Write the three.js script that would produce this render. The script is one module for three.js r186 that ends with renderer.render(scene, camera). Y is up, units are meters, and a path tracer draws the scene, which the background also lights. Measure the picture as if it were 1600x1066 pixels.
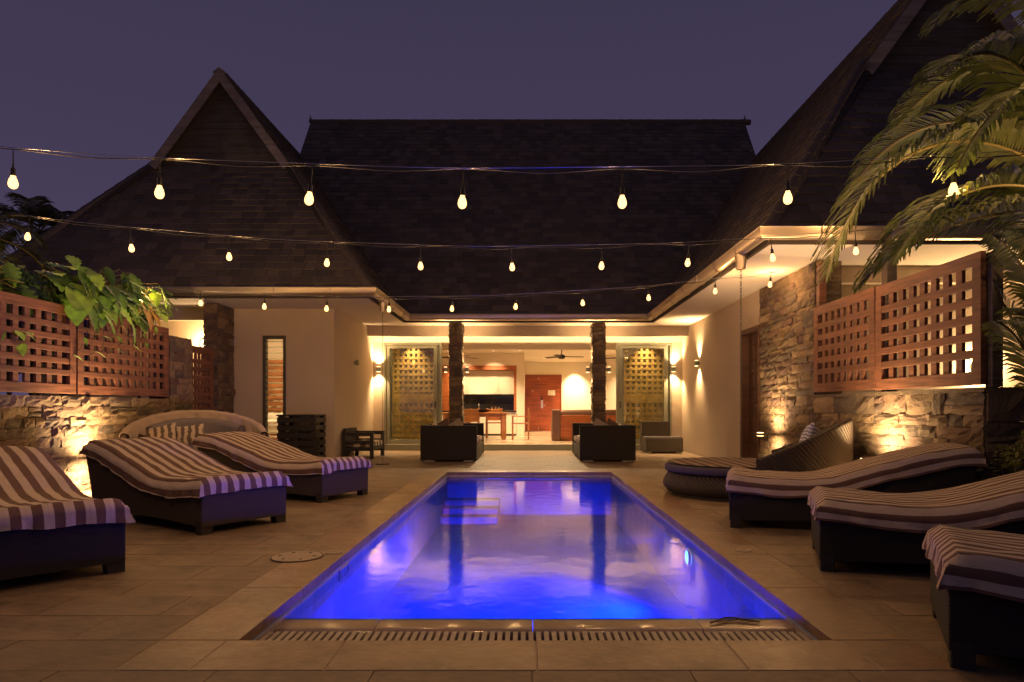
import * as THREE from 'three';
import { mergeGeometries, mergeVertices, toCreasedNormals } from 'three/addons/utils/BufferGeometryUtils.js';
import { RoundedBoxGeometry } from 'three/addons/geometries/RoundedBoxGeometry.js';
import { RectAreaLightUniformsLib } from 'three/addons/lights/RectAreaLightUniformsLib.js';
RectAreaLightUniformsLib.init();

// ---------------------------------------------------------------- camera, sky, moon, exposure
// World: metres, y up, the camera stands at the origin 1 m above the terrace and looks along -z.
// All layout below is written with D = distance in front of the camera (D = -z).
const scene = new THREE.Scene();
const camera = new THREE.PerspectiveCamera(53.08, 1600 / 1066, 0.05, 600);
camera.position.set(0, 1.0, 0);
camera.lookAt(0, 1.0, -10);
camera.setViewOffset(1600, 1066, -23, -105, 1600, 1066);   // rising-front lens: verticals stay vertical

const renderer = new THREE.WebGLRenderer({ antialias: true });
renderer.toneMapping = THREE.LinearToneMapping;
renderer.toneMappingExposure = 1.0;
renderer.shadowMap.enabled = true;

{ // late dusk sky, violet grey, a little paler towards the horizon all the way round
  const w = 64, h = 64, data = new Float32Array(w * h * 4);
  for (let j = 0; j < h; j++) {
    const el = ((j + 0.5) / h - 0.5) * Math.PI, t = Math.pow(1 - Math.max(0, Math.sin(el)), 2.2);
    for (let i = 0; i < w; i++) {
      const o = (j * w + i) * 4;
      data[o] = 0.037 + 0.044 * t; data[o + 1] = 0.031 + 0.030 * t; data[o + 2] = 0.064 + 0.058 * t; data[o + 3] = 1;
    }
  }
  const sky = new THREE.DataTexture(data, w, h, THREE.RGBAFormat, THREE.FloatType);
  sky.mapping = THREE.EquirectangularReflectionMapping; sky.magFilter = THREE.LinearFilter; sky.needsUpdate = true;
  scene.background = sky; scene.environment = sky;
  const dusk = new THREE.DirectionalLight(new THREE.Color(0.62, 0.6, 1.0), 0.03);   // last light of the western sky
  dusk.name = 'dusk_light'; dusk.position.set(-14, 22, 18); dusk.target.position.set(0, 0, -10);
  dusk.castShadow = true; dusk.shadow.radius = 40; dusk.shadow.mapSize.set(2048, 2048);
  Object.assign(dusk.shadow.camera, { left: -22, right: 22, top: 22, bottom: -22, near: 1, far: 80 });
  scene.add(dusk, dusk.target);
}
const LAMP = new THREE.Color(1.0, 0.53, 0.20), WARM = new THREE.Color(1.0, 0.62, 0.28), ROOM = new THREE.Color(1.0, 0.68, 0.36), POOL = new THREE.Color(0.001, 0.045, 1.0);

// ---------------------------------------------------------------- helpers
let seed = 7;
const rnd = () => { seed = (seed + 0x6d2b79f5) | 0; let t = Math.imul(seed ^ (seed >>> 15), 1 | seed); t = (t + Math.imul(t ^ (t >>> 7), 61 | t)) ^ t; return ((t ^ (t >>> 14)) >>> 0) / 4294967296; };
const rr = (a, b) => a + (b - a) * rnd(), pick = (a) => a[Math.floor(rnd() * a.length)];
const clamp = (x, a, b) => Math.min(b, Math.max(a, x)), lerp = (a, b, t) => a + (b - a) * t, sstep = (a, b, x) => { const t = clamp((x - a) / (b - a), 0, 1); return t * t * (3 - 2 * t); };
const V = (x, y, z) => new THREE.Vector3(x, y, z), W = (x, y, d) => new THREE.Vector3(x, y, -d);
const used = new Map();
const numbered = (n) => { const k = used.get(n) ?? 0; used.set(n, k + 1); return k ? n + '_' + String(k).padStart(3, '0') : n; };
const shadows = (m) => { m.castShadow = true; m.receiveShadow = true; return m; };
function plain(g) {   // non-indexed, position + normal + uv only, so that anything merges with anything
  if (g.index) g = g.toNonIndexed();
  if (!g.attributes.normal) g.computeVertexNormals();
  if (!g.attributes.uv) g.setAttribute('uv', new THREE.BufferAttribute(new Float32Array(g.attributes.position.count * 2), 2));
  for (const k of Object.keys(g.attributes)) if (!['position', 'normal', 'uv', 'color'].includes(k)) g.deleteAttribute(k);
  g.clearGroups();
  return g;
}
function uvm(g, s = 1) {  // uv in metres, by the way each face points
  g = plain(g);
  const p = g.attributes.position, uv = new Float32Array(p.count * 2), a = V(), b = V(), c = V(), n = V();
  for (let i = 0; i < p.count; i += 3) {
    a.fromBufferAttribute(p, i); b.fromBufferAttribute(p, i + 1); c.fromBufferAttribute(p, i + 2);
    n.copy(b).sub(a).cross(c.clone().sub(a));
    const x = Math.abs(n.x), y = Math.abs(n.y), z = Math.abs(n.z);
    [a, b, c].forEach((q, k) => { const o = (i + k) * 2; if (y >= x && y >= z) { uv[o] = q.x * s; uv[o + 1] = q.z * s; } else if (x >= z) { uv[o] = q.z * s; uv[o + 1] = q.y * s; } else { uv[o] = q.x * s; uv[o + 1] = q.y * s; } });
  }
  g.setAttribute('uv', new THREE.BufferAttribute(uv, 2));
  return g;
}
const merge = (list) => (list.length === 1 ? plain(list[0]) : mergeGeometries(list.map(plain)));
const bx = (x0, x1, y0, y1, d0, d1) => uvm(new THREE.BoxGeometry(x1 - x0, y1 - y0, d1 - d0).translate((x0 + x1) / 2, (y0 + y1) / 2, -(d0 + d1) / 2));
const rb = (x0, x1, y0, y1, z0, z1, r = 0.015, seg = 2) => uvm(new RoundedBoxGeometry(x1 - x0, y1 - y0, z1 - z0, seg, Math.min(r, (x1 - x0) / 2.1, (y1 - y0) / 2.1, (z1 - z0) / 2.1)).translate((x0 + x1) / 2, (y0 + y1) / 2, (z0 + z1) / 2));
const cyl = (r0, r1, h, seg = 16, open = false) => plain(new THREE.CylinderGeometry(r1, r0, h, seg, 1, open));
function tube(pts, r, seg = 24, rad = 6) { return plain(new THREE.TubeGeometry(new THREE.CatmullRomCurve3(pts), seg, r, rad, false)); }
function thing(name, label, category, pos = [0, 0, 0], turn = 0, group) {
  const o = new THREE.Group(); o.name = numbered(name); o.position.set(...pos); o.rotation.y = turn;
  o.userData = { label, category }; if (group) o.userData.group = group;
  scene.add(o); return o;
}
function part(name, geo, mat, parent) { const m = shadows(new THREE.Mesh(geo, mat)); m.name = name; parent.add(m); return m; }
function wpart(name, geo, mat, parent) {  // geometry written in world coordinates, put under a thing whose turn is 0
  const r = parent.isGroup ? parent : parent.parent.isGroup ? parent.parent : parent.parent.parent;
  geo.translate(-r.position.x, -r.position.y, -r.position.z);
  return part(name, geo, mat, parent);
}
function solo(name, geo, mat, label, category, group) { const m = shadows(new THREE.Mesh(geo, mat)); m.name = numbered(name); m.userData = { label, category }; if (group) m.userData.group = group; scene.add(m); return m; }
function struct(name, geo, mat) { const m = shadows(new THREE.Mesh(geo, mat)); m.name = numbered(name); m.userData = { kind: 'structure', label: name.replace(/_/g, ' '), category: name.split('_')[0] }; scene.add(m); return m; }
// many small alike pieces: the 300 that show largest become meshes, the rest one mesh of kind stuff
const stoneTints = new Map();
function pieces(parent, name, massName, list, limit = 290) {
  const root = parent.isGroup ? parent : parent.parent.isGroup ? parent.parent : parent.parent.parent, off = root.position;
  const p = V();
  for (const q of list) { p.setFromMatrixPosition(q.m); const d = -p.z; q.key = d > 0.3 ? q.size / d : -1; if (d > 0.3 && (Math.abs(p.x / d) > 0.82)) q.key *= 0.1; }
  const order = list.slice().sort((a, b) => b.key - a.key);
  order.slice(0, limit).forEach((q) => {
    const m = shadows(new THREE.Mesh(q.geo, q.mat)); m.name = name;
    q.m.decompose(m.position, m.quaternion, m.scale); m.position.sub(off); parent.add(m);
  });
  const rest = order.slice(limit);
  if (rest.length) {
    const gs = rest.map((q) => {
      const g = plain(q.geo.clone()).applyMatrix4(q.m).translate(-off.x, -off.y, -off.z), n = g.attributes.position.count, c = new Float32Array(n * 3), col = q.mat.color;
      for (let i = 0; i < n; i++) { c[i * 3] = col.r; c[i * 3 + 1] = col.g; c[i * 3 + 2] = col.b; }
      g.setAttribute('color', new THREE.BufferAttribute(c, 3)); return g;
    });
    const key = rest[0].mat.userData.family;
    if (!stoneTints.has(key)) { const m = rest[0].mat.clone(); m.color.setRGB(1, 1, 1); m.vertexColors = true; stoneTints.set(key, m); }
    const m = part(massName, mergeGeometries(gs), stoneTints.get(key), parent); m.userData.kind = 'stuff';
  }
}

// ---------------------------------------------------------------- textures
const hash = (x, y, s) => { let h = Math.imul(x, 374761393) + Math.imul(y, 668265263) + Math.imul(s, 974634777); h = Math.imul(h ^ (h >>> 13), 1274126177); return ((h ^ (h >>> 16)) >>> 0) / 4294967296; };
function vnoise(x, y, px, py, s) {
  const xi = Math.floor(x), yi = Math.floor(y), fx = x - xi, fy = y - yi, u = fx * fx * (3 - 2 * fx), v = fy * fy * (3 - 2 * fy), m = (a, n) => ((a % n) + n) % n;
  return lerp(lerp(hash(m(xi, px), m(yi, py), s), hash(m(xi + 1, px), m(yi, py), s), u), lerp(hash(m(xi, px), m(yi + 1, py), s), hash(m(xi + 1, px), m(yi + 1, py), s), u), v);
}
function fbm(u, v, fx, fy, oct, s) { let a = 0, w = 0.5, t = 0; for (let o = 0; o < oct; o++) { a += w * vnoise(u * fx, v * fy, fx, fy, s + o); t += w; w *= 0.5; fx *= 2; fy *= 2; } return a / t; }
function tex(n, fn, srgb, rep = 1) {
  const d = new Uint8Array(n * n * 4);
  for (let j = 0; j < n; j++) for (let i = 0; i < n; i++) {
    let c = fn((i + 0.5) / n, (j + 0.5) / n); if (typeof c === 'number') c = [c, c, c];
    for (let k = 0; k < 3; k++) { let x = clamp(c[k], 0, 1); if (srgb) x = x <= 0.0031308 ? x * 12.92 : 1.055 * Math.pow(x, 1 / 2.4) - 0.055; d[(j * n + i) * 4 + k] = Math.round(x * 255); }
    d[(j * n + i) * 4 + 3] = 255;
  }
  const t = new THREE.DataTexture(d, n, n, THREE.RGBAFormat); t.wrapS = t.wrapT = THREE.RepeatWrapping; t.magFilter = THREE.LinearFilter; t.minFilter = THREE.LinearMipmapLinearFilter; t.generateMipmaps = true;
  if (srgb) t.colorSpace = THREE.SRGBColorSpace;
  t.repeat.set(rep, rep); t.needsUpdate = true; return t;
}
const re = (t, x, y = x) => { const c = t.clone(); c.repeat.set(x, y); c.needsUpdate = true; return c; };
const T = {
  faint: tex(512, (u, v) => 0.93 + 0.14 * (fbm(u, v, 3, 3, 6, 111) - 0.5) + 0.05 * (fbm(u, v, 80, 80, 2, 113) - 0.5), true),
  mottle: tex(512, (u, v) => { const a = fbm(u, v, 4, 4, 6, 11), b = fbm(u, v, 40, 40, 3, 31); return 0.58 + 0.5 * (a - 0.5) + 0.34 * (b - 0.5) + 0.2; }, true),
  stonetile: tex(512, (u, v) => { const a = fbm(u, v, 3, 5, 6, 51), b = fbm(u, v, 24, 60, 3, 57), st = sstep(0.62, 0.8, fbm(u, v, 5, 5, 4, 91)); const k = 0.80 + 0.55 * (a - 0.5) + 0.35 * (b - 0.5) - 0.16 * st; return [k, k * 0.985, k * 0.965]; }, true),
  rough: tex(512, (u, v) => 0.6 * fbm(u, v, 8, 8, 6, 3) + 0.4 * fbm(u, v, 60, 60, 3, 9), false),
  wood: tex(512, (u, v) => { const g = fbm(u, v, 3, 40, 4, 21), r = fbm(u + 0.05 * fbm(u, v, 2, 4, 2, 5), v, 2, 90, 3, 23), kn = fbm(u, v, 6, 6, 4, 77); const k = 0.55 + 0.55 * (g - 0.5) + 0.5 * (r - 0.5) + 0.5 * (kn - 0.5) + 0.25; return [k, k * 0.95, k * 0.9]; }, true),
  woodbump: tex(256, (u, v) => fbm(u, v, 3, 60, 4, 23), false),
  weave: tex(128, (u, v) => { const x = u * 4, y = v * 8, k = Math.floor(y); const a = Math.abs(Math.sin(Math.PI * (x + (k % 2) * 0.5))), b = Math.sin(Math.PI * (y - k)); return 0.12 + 0.88 * Math.pow(b, 0.6) * (0.45 + 0.55 * a); }, false),
  diag: tex(128, (u, v) => { const y = (u + v) * 4, k = y - Math.floor(y); const w = Math.sin((u - v) * Math.PI * 16); return Math.pow(Math.sin(Math.PI * k), 0.7) * (0.86 + 0.14 * w); }, false),
  stripe: tex(512, (u, v) => { const n = fbm(u, v, 64, 64, 2, 5), n2 = fbm(u, v, 6, 6, 4, 15), k = 0.86 + 0.25 * (n - 0.5) + 0.2 * (n2 - 0.5); const e = (fbm(u, v, 40, 40, 2, 8) - 0.5) * 0.02, on = sstep(0.245, 0.255, Math.abs(u - 0.5 + e)); const a = [0.135, 0.072, 0.052], b = [0.50, 0.40, 0.32]; return [0, 1, 2].map((i) => lerp(a[i], b[i], on) * k); }, true),
  cloth: tex(256, (u, v) => 0.5 + 0.25 * Math.sin(u * 2 * Math.PI * 48) * Math.sin(v * 2 * Math.PI * 48) + 0.4 * (fbm(u, v, 12, 12, 4, 41) - 0.5), false),
  leaf: tex(256, (u, v) => { const k = 0.72 + 0.6 * (fbm(u, v, 6, 6, 5, 61) - 0.5), y = sstep(0.62, 0.8, fbm(u, v, 3, 3, 4, 66)); return [k * (1 + 0.5 * y), k, k * (1 - 0.3 * y)]; }, true),
  ripple: tex(512, (u, v) => 0.55 * fbm(u, v, 5, 5, 3, 71) + 0.3 * fbm(u, v, 11, 13, 2, 73) + 0.15 * fbm(u, v, 31, 29, 2, 75), false),
  pillow: tex(256, (u, v) => { const z = Math.abs(((u * 5 + 0.5 * fbm(u, v, 5, 9, 3, 19)) % 1) - 0.5) * 2, k = sstep(0.35, 0.6, z + 0.25 * (fbm(u, v, 20, 20, 3, 13) - 0.5)); return [lerp(0.12, 0.55, k), lerp(0.09, 0.46, k), lerp(0.07, 0.36, k)]; }, true),
  zigzag: tex(256, (u, v) => { const z = Math.abs(((v * 6 + Math.abs(((u * 5) % 1) - 0.5)) % 1) - 0.5) * 2, k = sstep(0.4, 0.5, z); return [lerp(0.10, 0.5, k), lerp(0.12, 0.5, k), lerp(0.2, 0.55, k)]; }, true),
};
const mat = (r, g, b, rough = 0.8, o = {}) => new THREE.MeshStandardMaterial({ color: new THREE.Color().setRGB(r, g, b), roughness: rough, ...o });
const phys = (r, g, b, rough, o) => new THREE.MeshPhysicalMaterial({ color: new THREE.Color().setRGB(r, g, b), roughness: rough, ...o });
const glow = (c, k) => new THREE.MeshStandardMaterial({ color: 0x000000, emissive: c, emissiveIntensity: k, roughness: 1 });
const M = {
  plaster: mat(0.50, 0.41, 0.31, 0.9, { map: re(T.faint, 0.35), bumpMap: re(T.rough, 1.2), bumpScale: 0.0012 }),
  plasterIn: mat(0.80, 0.72, 0.58, 0.9, { map: re(T.faint, 0.4), bumpMap: re(T.rough, 1), bumpScale: 0.001 }),
  ceiling: mat(0.78, 0.71, 0.60, 0.85, { map: re(T.faint, 0.3) }),
  deck: mat(0.03, 0.026, 0.024, 0.95),
  boardDark: mat(0.075, 0.068, 0.066, 0.8, { map: re(T.wood, 0.7), bumpMap: re(T.woodbump, 0.8), bumpScale: 0.003 }),
  barge: mat(0.21, 0.19, 0.19, 0.75, { map: re(T.wood, 0.5) }),
  fascia: mat(0.035, 0.026, 0.02, 0.8, { map: re(T.wood, 0.8) }),
  gutter: mat(0.50, 0.42, 0.32, 0.42, { metalness: 0.85, map: re(T.faint, 1.5) }),
  lattice: mat(0.175, 0.072, 0.038, 0.72, { map: re(T.wood, 1.1), bumpMap: re(T.woodbump, 1.2), bumpScale: 0.004 }),
  lattice2: mat(0.15, 0.064, 0.035, 0.75, { map: re(T.wood, 0.9, 1.3), bumpMap: re(T.woodbump, 1.2), bumpScale: 0.004 }),
  golden: mat(0.46, 0.28, 0.07, 0.6, { map: re(T.wood, 1.3) }),
  post: mat(0.10, 0.085, 0.075, 0.7, { map: re(T.wood, 1) }),
  mortar: mat(0.07, 0.055, 0.042, 0.95, { bumpMap: re(T.rough, 3), bumpScale: 0.01 }),
  grout: mat(0.12, 0.095, 0.07, 0.95),
  coping: mat(0.22, 0.125, 0.062, 0.55, { map: re(T.stonetile, 0.9), bumpMap: re(T.rough, 1.5), bumpScale: 0.002, roughnessMap: re(T.mottle, 0.8) }),
  copingJoint: mat(0.34, 0.26, 0.18, 0.9),
  wet: phys(0.20, 0.10, 0.06, 0.35, { map: re(T.stonetile, 0.9), clearcoat: 1, clearcoatRoughness: 0.06, bumpMap: re(T.ripple, 3), bumpScale: 0.0015 }),
  grate: mat(0.42, 0.36, 0.27, 0.6, { map: re(T.mottle, 2) }),
  poolPlaster: mat(0.20, 0.36, 0.66, 0.8, { map: re(T.mottle, 0.4) }),
  waterTile: mat(0.40, 0.34, 0.33, 0.35, { map: re(T.mottle, 1.7) }),
  waterTile2: mat(0.34, 0.29, 0.29, 0.35, { map: re(T.mottle, 1.3) }),
  water: phys(0.16, 0.46, 1.0, 0.09, { transmission: 1, thickness: 0, ior: 1.33, bumpMap: re(T.ripple, 0.55), bumpScale: 0.0025 }),
  glass: phys(0.96, 0.99, 0.97, 0.02, { transmission: 1, thickness: 0, ior: 1.5 }),
  louvreGlass: phys(0.9, 0.97, 0.92, 0.04, { transmission: 1, thickness: 0, ior: 1.5 }),
  alu: mat(0.24, 0.245, 0.19, 0.45, { metalness: 0.35 }),
  aluDark: mat(0.07, 0.065, 0.055, 0.5, { metalness: 0.3 }),
  black: mat(0.012, 0.011, 0.011, 0.55),
  blackWood: mat(0.016, 0.013, 0.011, 0.5, { map: re(T.wood, 1.5) }),
  wire: mat(0.02, 0.018, 0.017, 0.6),
  steel: mat(0.6, 0.58, 0.55, 0.3, { metalness: 1 }),
  wickerDark: mat(0.016, 0.012, 0.010, 0.8, { bumpMap: re(T.weave, 14), bumpScale: 0.006 }),
  wicker: mat(0.048, 0.033, 0.019, 0.8, { bumpMap: re(T.weave, 14), bumpScale: 0.006 }),
  wickerDiag: mat(0.10, 0.068, 0.042, 0.65, { bumpMap: re(T.diag, 4.5), bumpScale: 0.014 }),
  wickerDiagDark: mat(0.038, 0.028, 0.020, 0.65, { bumpMap: re(T.diag, 4.5), bumpScale: 0.014 }),
  foot: mat(0.02, 0.016, 0.014, 0.6),
  stripe: mat(1, 1, 1, 0.95, { map: re(T.stripe, 1 / 0.104, 2), bumpMap: re(T.cloth, 3), bumpScale: 0.003 }),
  stripeFine: mat(1, 1, 1, 0.95, { map: re(T.stripe, 1 / 0.078, 2), bumpMap: re(T.cloth, 3), bumpScale: 0.003 }),
  stripeDark: mat(0.38, 0.34, 0.34, 0.9, { map: re(T.stripe, 1 / 0.13, 2) }),
  cushionDark: mat(0.055, 0.048, 0.052, 0.9, { bumpMap: re(T.cloth, 3), bumpScale: 0.002 }),
  cushionNavy: mat(0.05, 0.04, 0.07, 0.85, { bumpMap: re(T.cloth, 3), bumpScale: 0.002 }),
  cushionGrey: mat(0.16, 0.14, 0.16, 0.95, { bumpMap: re(T.cloth, 3), bumpScale: 0.003 }),
  towel: mat(0.42, 0.33, 0.27, 0.97, { bumpMap: re(T.cloth, 5), bumpScale: 0.005 }),
  pillow: mat(0.8, 0.8, 0.8, 0.95, { map: re(T.pillow, 0.8) }),
  pillowBlue: mat(1, 1, 1, 0.95, { map: re(T.zigzag, 2) }),
  pillowBrown: mat(0.13, 0.08, 0.052, 0.95, { map: re(T.mottle, 5), bumpMap: re(T.cloth, 4), bumpScale: 0.003 }), pillowCream: mat(0.34, 0.26, 0.19, 0.95, { map: re(T.mottle, 5), bumpMap: re(T.cloth, 4), bumpScale: 0.003 }),
  pillowTan: mat(0.36, 0.27, 0.19, 0.95, { map: re(T.mottle, 6) }),
  doorRed: mat(0.36, 0.085, 0.035, 0.45, { map: re(T.wood, 0.6) }),
  doorDark: mat(0.075, 0.03, 0.016, 0.6, { map: re(T.wood, 0.8) }),
  orangeWood: mat(0.44, 0.13, 0.03, 0.5, { map: re(T.wood, 0.8) }),
  blind: mat(0.34, 0.15, 0.055, 0.7, { map: re(T.wood, 0.8) }),
  tableWood: mat(0.42, 0.17, 0.05, 0.4, { map: re(T.wood, 1) }),
  cabinet: mat(0.74, 0.68, 0.55, 0.35),
  floorIn: mat(0.62, 0.50, 0.36, 0.25, { map: re(T.stonetile, 0.6) }),
  leather: mat(0.15, 0.075, 0.045, 0.5, { bumpMap: re(T.rough, 4), bumpScale: 0.004 }),
  white: mat(0.78, 0.75, 0.7, 0.6), bed: mat(0.75, 0.7, 0.62, 0.9), red: mat(0.4, 0.06, 0.03, 0.5),
  lid: mat(0.36, 0.28, 0.20, 0.6, { map: re(T.mottle, 4) }),
  soil: mat(0.04, 0.03, 0.022, 1, { map: re(T.mottle, 0.5), bumpMap: re(T.rough, 1), bumpScale: 0.04 }),
  lawn: mat(0.03, 0.05, 0.015, 1, { map: re(T.mottle, 0.3) }),
  bark: mat(0.12, 0.09, 0.06, 0.9, { map: re(T.wood, 1), bumpMap: re(T.rough, 3), bumpScale: 0.01 }),
  cane: mat(0.26, 0.22, 0.06, 0.6, { map: re(T.mottle, 3) }),
  dryLeaf: mat(0.10, 0.05, 0.025, 0.7),
};
const leafMat = (r, g, b, t = 0.35) => phys(r, g, b, 0.9, { transmission: t, thickness: 0, map: re(T.leaf, 3), side: THREE.DoubleSide });
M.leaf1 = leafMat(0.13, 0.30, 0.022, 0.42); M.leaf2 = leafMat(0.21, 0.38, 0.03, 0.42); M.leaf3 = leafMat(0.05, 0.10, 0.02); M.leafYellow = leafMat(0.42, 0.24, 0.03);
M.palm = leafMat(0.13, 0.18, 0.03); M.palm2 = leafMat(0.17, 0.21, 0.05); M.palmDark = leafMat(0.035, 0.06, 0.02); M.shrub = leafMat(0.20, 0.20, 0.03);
const family = (name, list) => { list.forEach((m) => { m.userData.family = name; }); return list; };
const shingleMats = family('shingle', [[0.085, 0.068, 0.056], [0.072, 0.058, 0.049], [0.10, 0.079, 0.063], [0.060, 0.050, 0.044], [0.08, 0.066, 0.058], [0.115, 0.09, 0.073]].map((c) => mat(...c, 0.9)));
const stoneBump = { map: re(T.mottle, 2.2), bumpMap: re(T.rough, 2.4), bumpScale: 0.02, flatShading: true };
const stoneMats = family('stone', [[0.20, 0.142, 0.085], [0.145, 0.108, 0.072], [0.24, 0.172, 0.105], [0.12, 0.092, 0.07], [0.19, 0.122, 0.082], [0.28, 0.20, 0.12], [0.14, 0.088, 0.066]].map((c) => mat(...c, 0.9, stoneBump)));
const tileMats = family('tile', [0, 1, 2, 3].map((k) => { const t = T.stonetile.clone(); t.offset.set(k * 0.27, k * 0.41); t.needsUpdate = true; return mat(...[[0.225, 0.152, 0.086], [0.208, 0.142, 0.082], [0.24, 0.163, 0.092], [0.212, 0.148, 0.088]][k], 0.62, { map: t, bumpMap: re(T.rough, 0.8), bumpScale: 0.003 }); }));

// ---------------------------------------------------------------- ground, terrace, pool
const PX0 = -1.24, PX1 = 1.318, PD0 = 2.94, PD1 = 10.67, CW = 0.34, WATER = -0.075, FLOORY = -0.66;   // pool inner edges, coping width, water level
const CX0 = PX0 - CW, CX1 = PX1 + CW, CD0 = PD0 - CW, CD1 = PD1 + 0.36;
{ // ground sheet with a hole for the pool shell
  const s = new THREE.Shape([[-250, -120], [250, -120], [250, 400], [-250, 400]].map((p) => new THREE.Vector2(...p)));
  s.holes.push(new THREE.Path([[CX0, CD0], [CX0, CD1], [CX1, CD1], [CX1, CD0]].map((p) => new THREE.Vector2(...p))));
  const g = uvm(new THREE.ShapeGeometry(s).rotateX(-Math.PI / 2).translate(0, -0.06, 0));
  const m = struct('ground', g, M.lawn); m.userData.label = 'dark lawn ground around the villa';
}
{ // terrace bed and its tiles, 0.6 x 0.345 m in running bond
  const bed = struct('terrace', merge([bx(-5.4, CX0, -0.05, -0.006, -4, 16.2), bx(CX1, 3.69, -0.05, -0.006, -4, 16.2), bx(CX0, CX1, -0.05, -0.006, -4, CD0), bx(CX0, CX1, -0.05, -0.006, CD1, 16.2)]), M.grout);
  bed.userData.label = 'sandstone tiled pool terrace';
  const unit = uvm(new THREE.BoxGeometry(1, 1, 1)), list = [];
  { const p = unit.attributes.position, uv = unit.attributes.uv; for (let i = 0; i < p.count; i++) { uv.setXY(i, uv.getX(i) * 0.6, uv.getY(i) * 0.345); } }
  const TW = 0.6, TD = 0.345, gap = 0.004;
  for (let r = -10; r < 48; r++) {
    const d0 = 2.255 + (r - 0) * TD + 0.0, shift = (((r % 3) + 3) % 3) * 0.2 + 0.02;
    if (d0 > 16.15) break;
    for (let c = -10; c < 9; c++) {
      let x0 = c * TW + shift, x1 = x0 + TW, a = d0, b = Math.min(d0 + TD, 16.19);
      x0 = Math.max(x0, -5.38); x1 = Math.min(x1, 3.68); if (x1 - x0 < 0.03) continue;
      const bits = [];
      if (b <= CD0 || a >= CD1 || x1 <= CX0 || x0 >= CX1) bits.push([x0, x1, a, b]);
      else {
        if (x0 < CX0) bits.push([x0, CX0, a, b]); if (x1 > CX1) bits.push([CX1, x1, a, b]);
        const cx0 = Math.max(x0, CX0), cx1 = Math.min(x1, CX1);
        if (a < CD0) bits.push([cx0, cx1, a, CD0]); if (b > CD1) bits.push([cx0, cx1, CD1, b]);
      }
      for (const [p, q, e, f] of bits) {
        if (q - p < 0.02 || f - e < 0.02) continue;
        const w = q - p - gap, l = f - e - gap, y = rr(-0.0008, 0.0008);
        list.push({ geo: unit, mat: pick(tileMats), size: Math.sqrt(w * l), m: new THREE.Matrix4().compose(V((p + q) / 2, y - 0.012, -(e + f) / 2), new THREE.Quaternion(), V(w, 0.024, l)) });
      }
    }
  }
  pieces2(bed, 'tile', 'far_tiles', list);
}
function pieces2(mesh, a, b, list) {   // pieces of a top-level mesh that stands at the origin
  const fake = mesh; fake.isGroup = true; pieces(fake, a, b, list); delete fake.isGroup;
}
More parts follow.
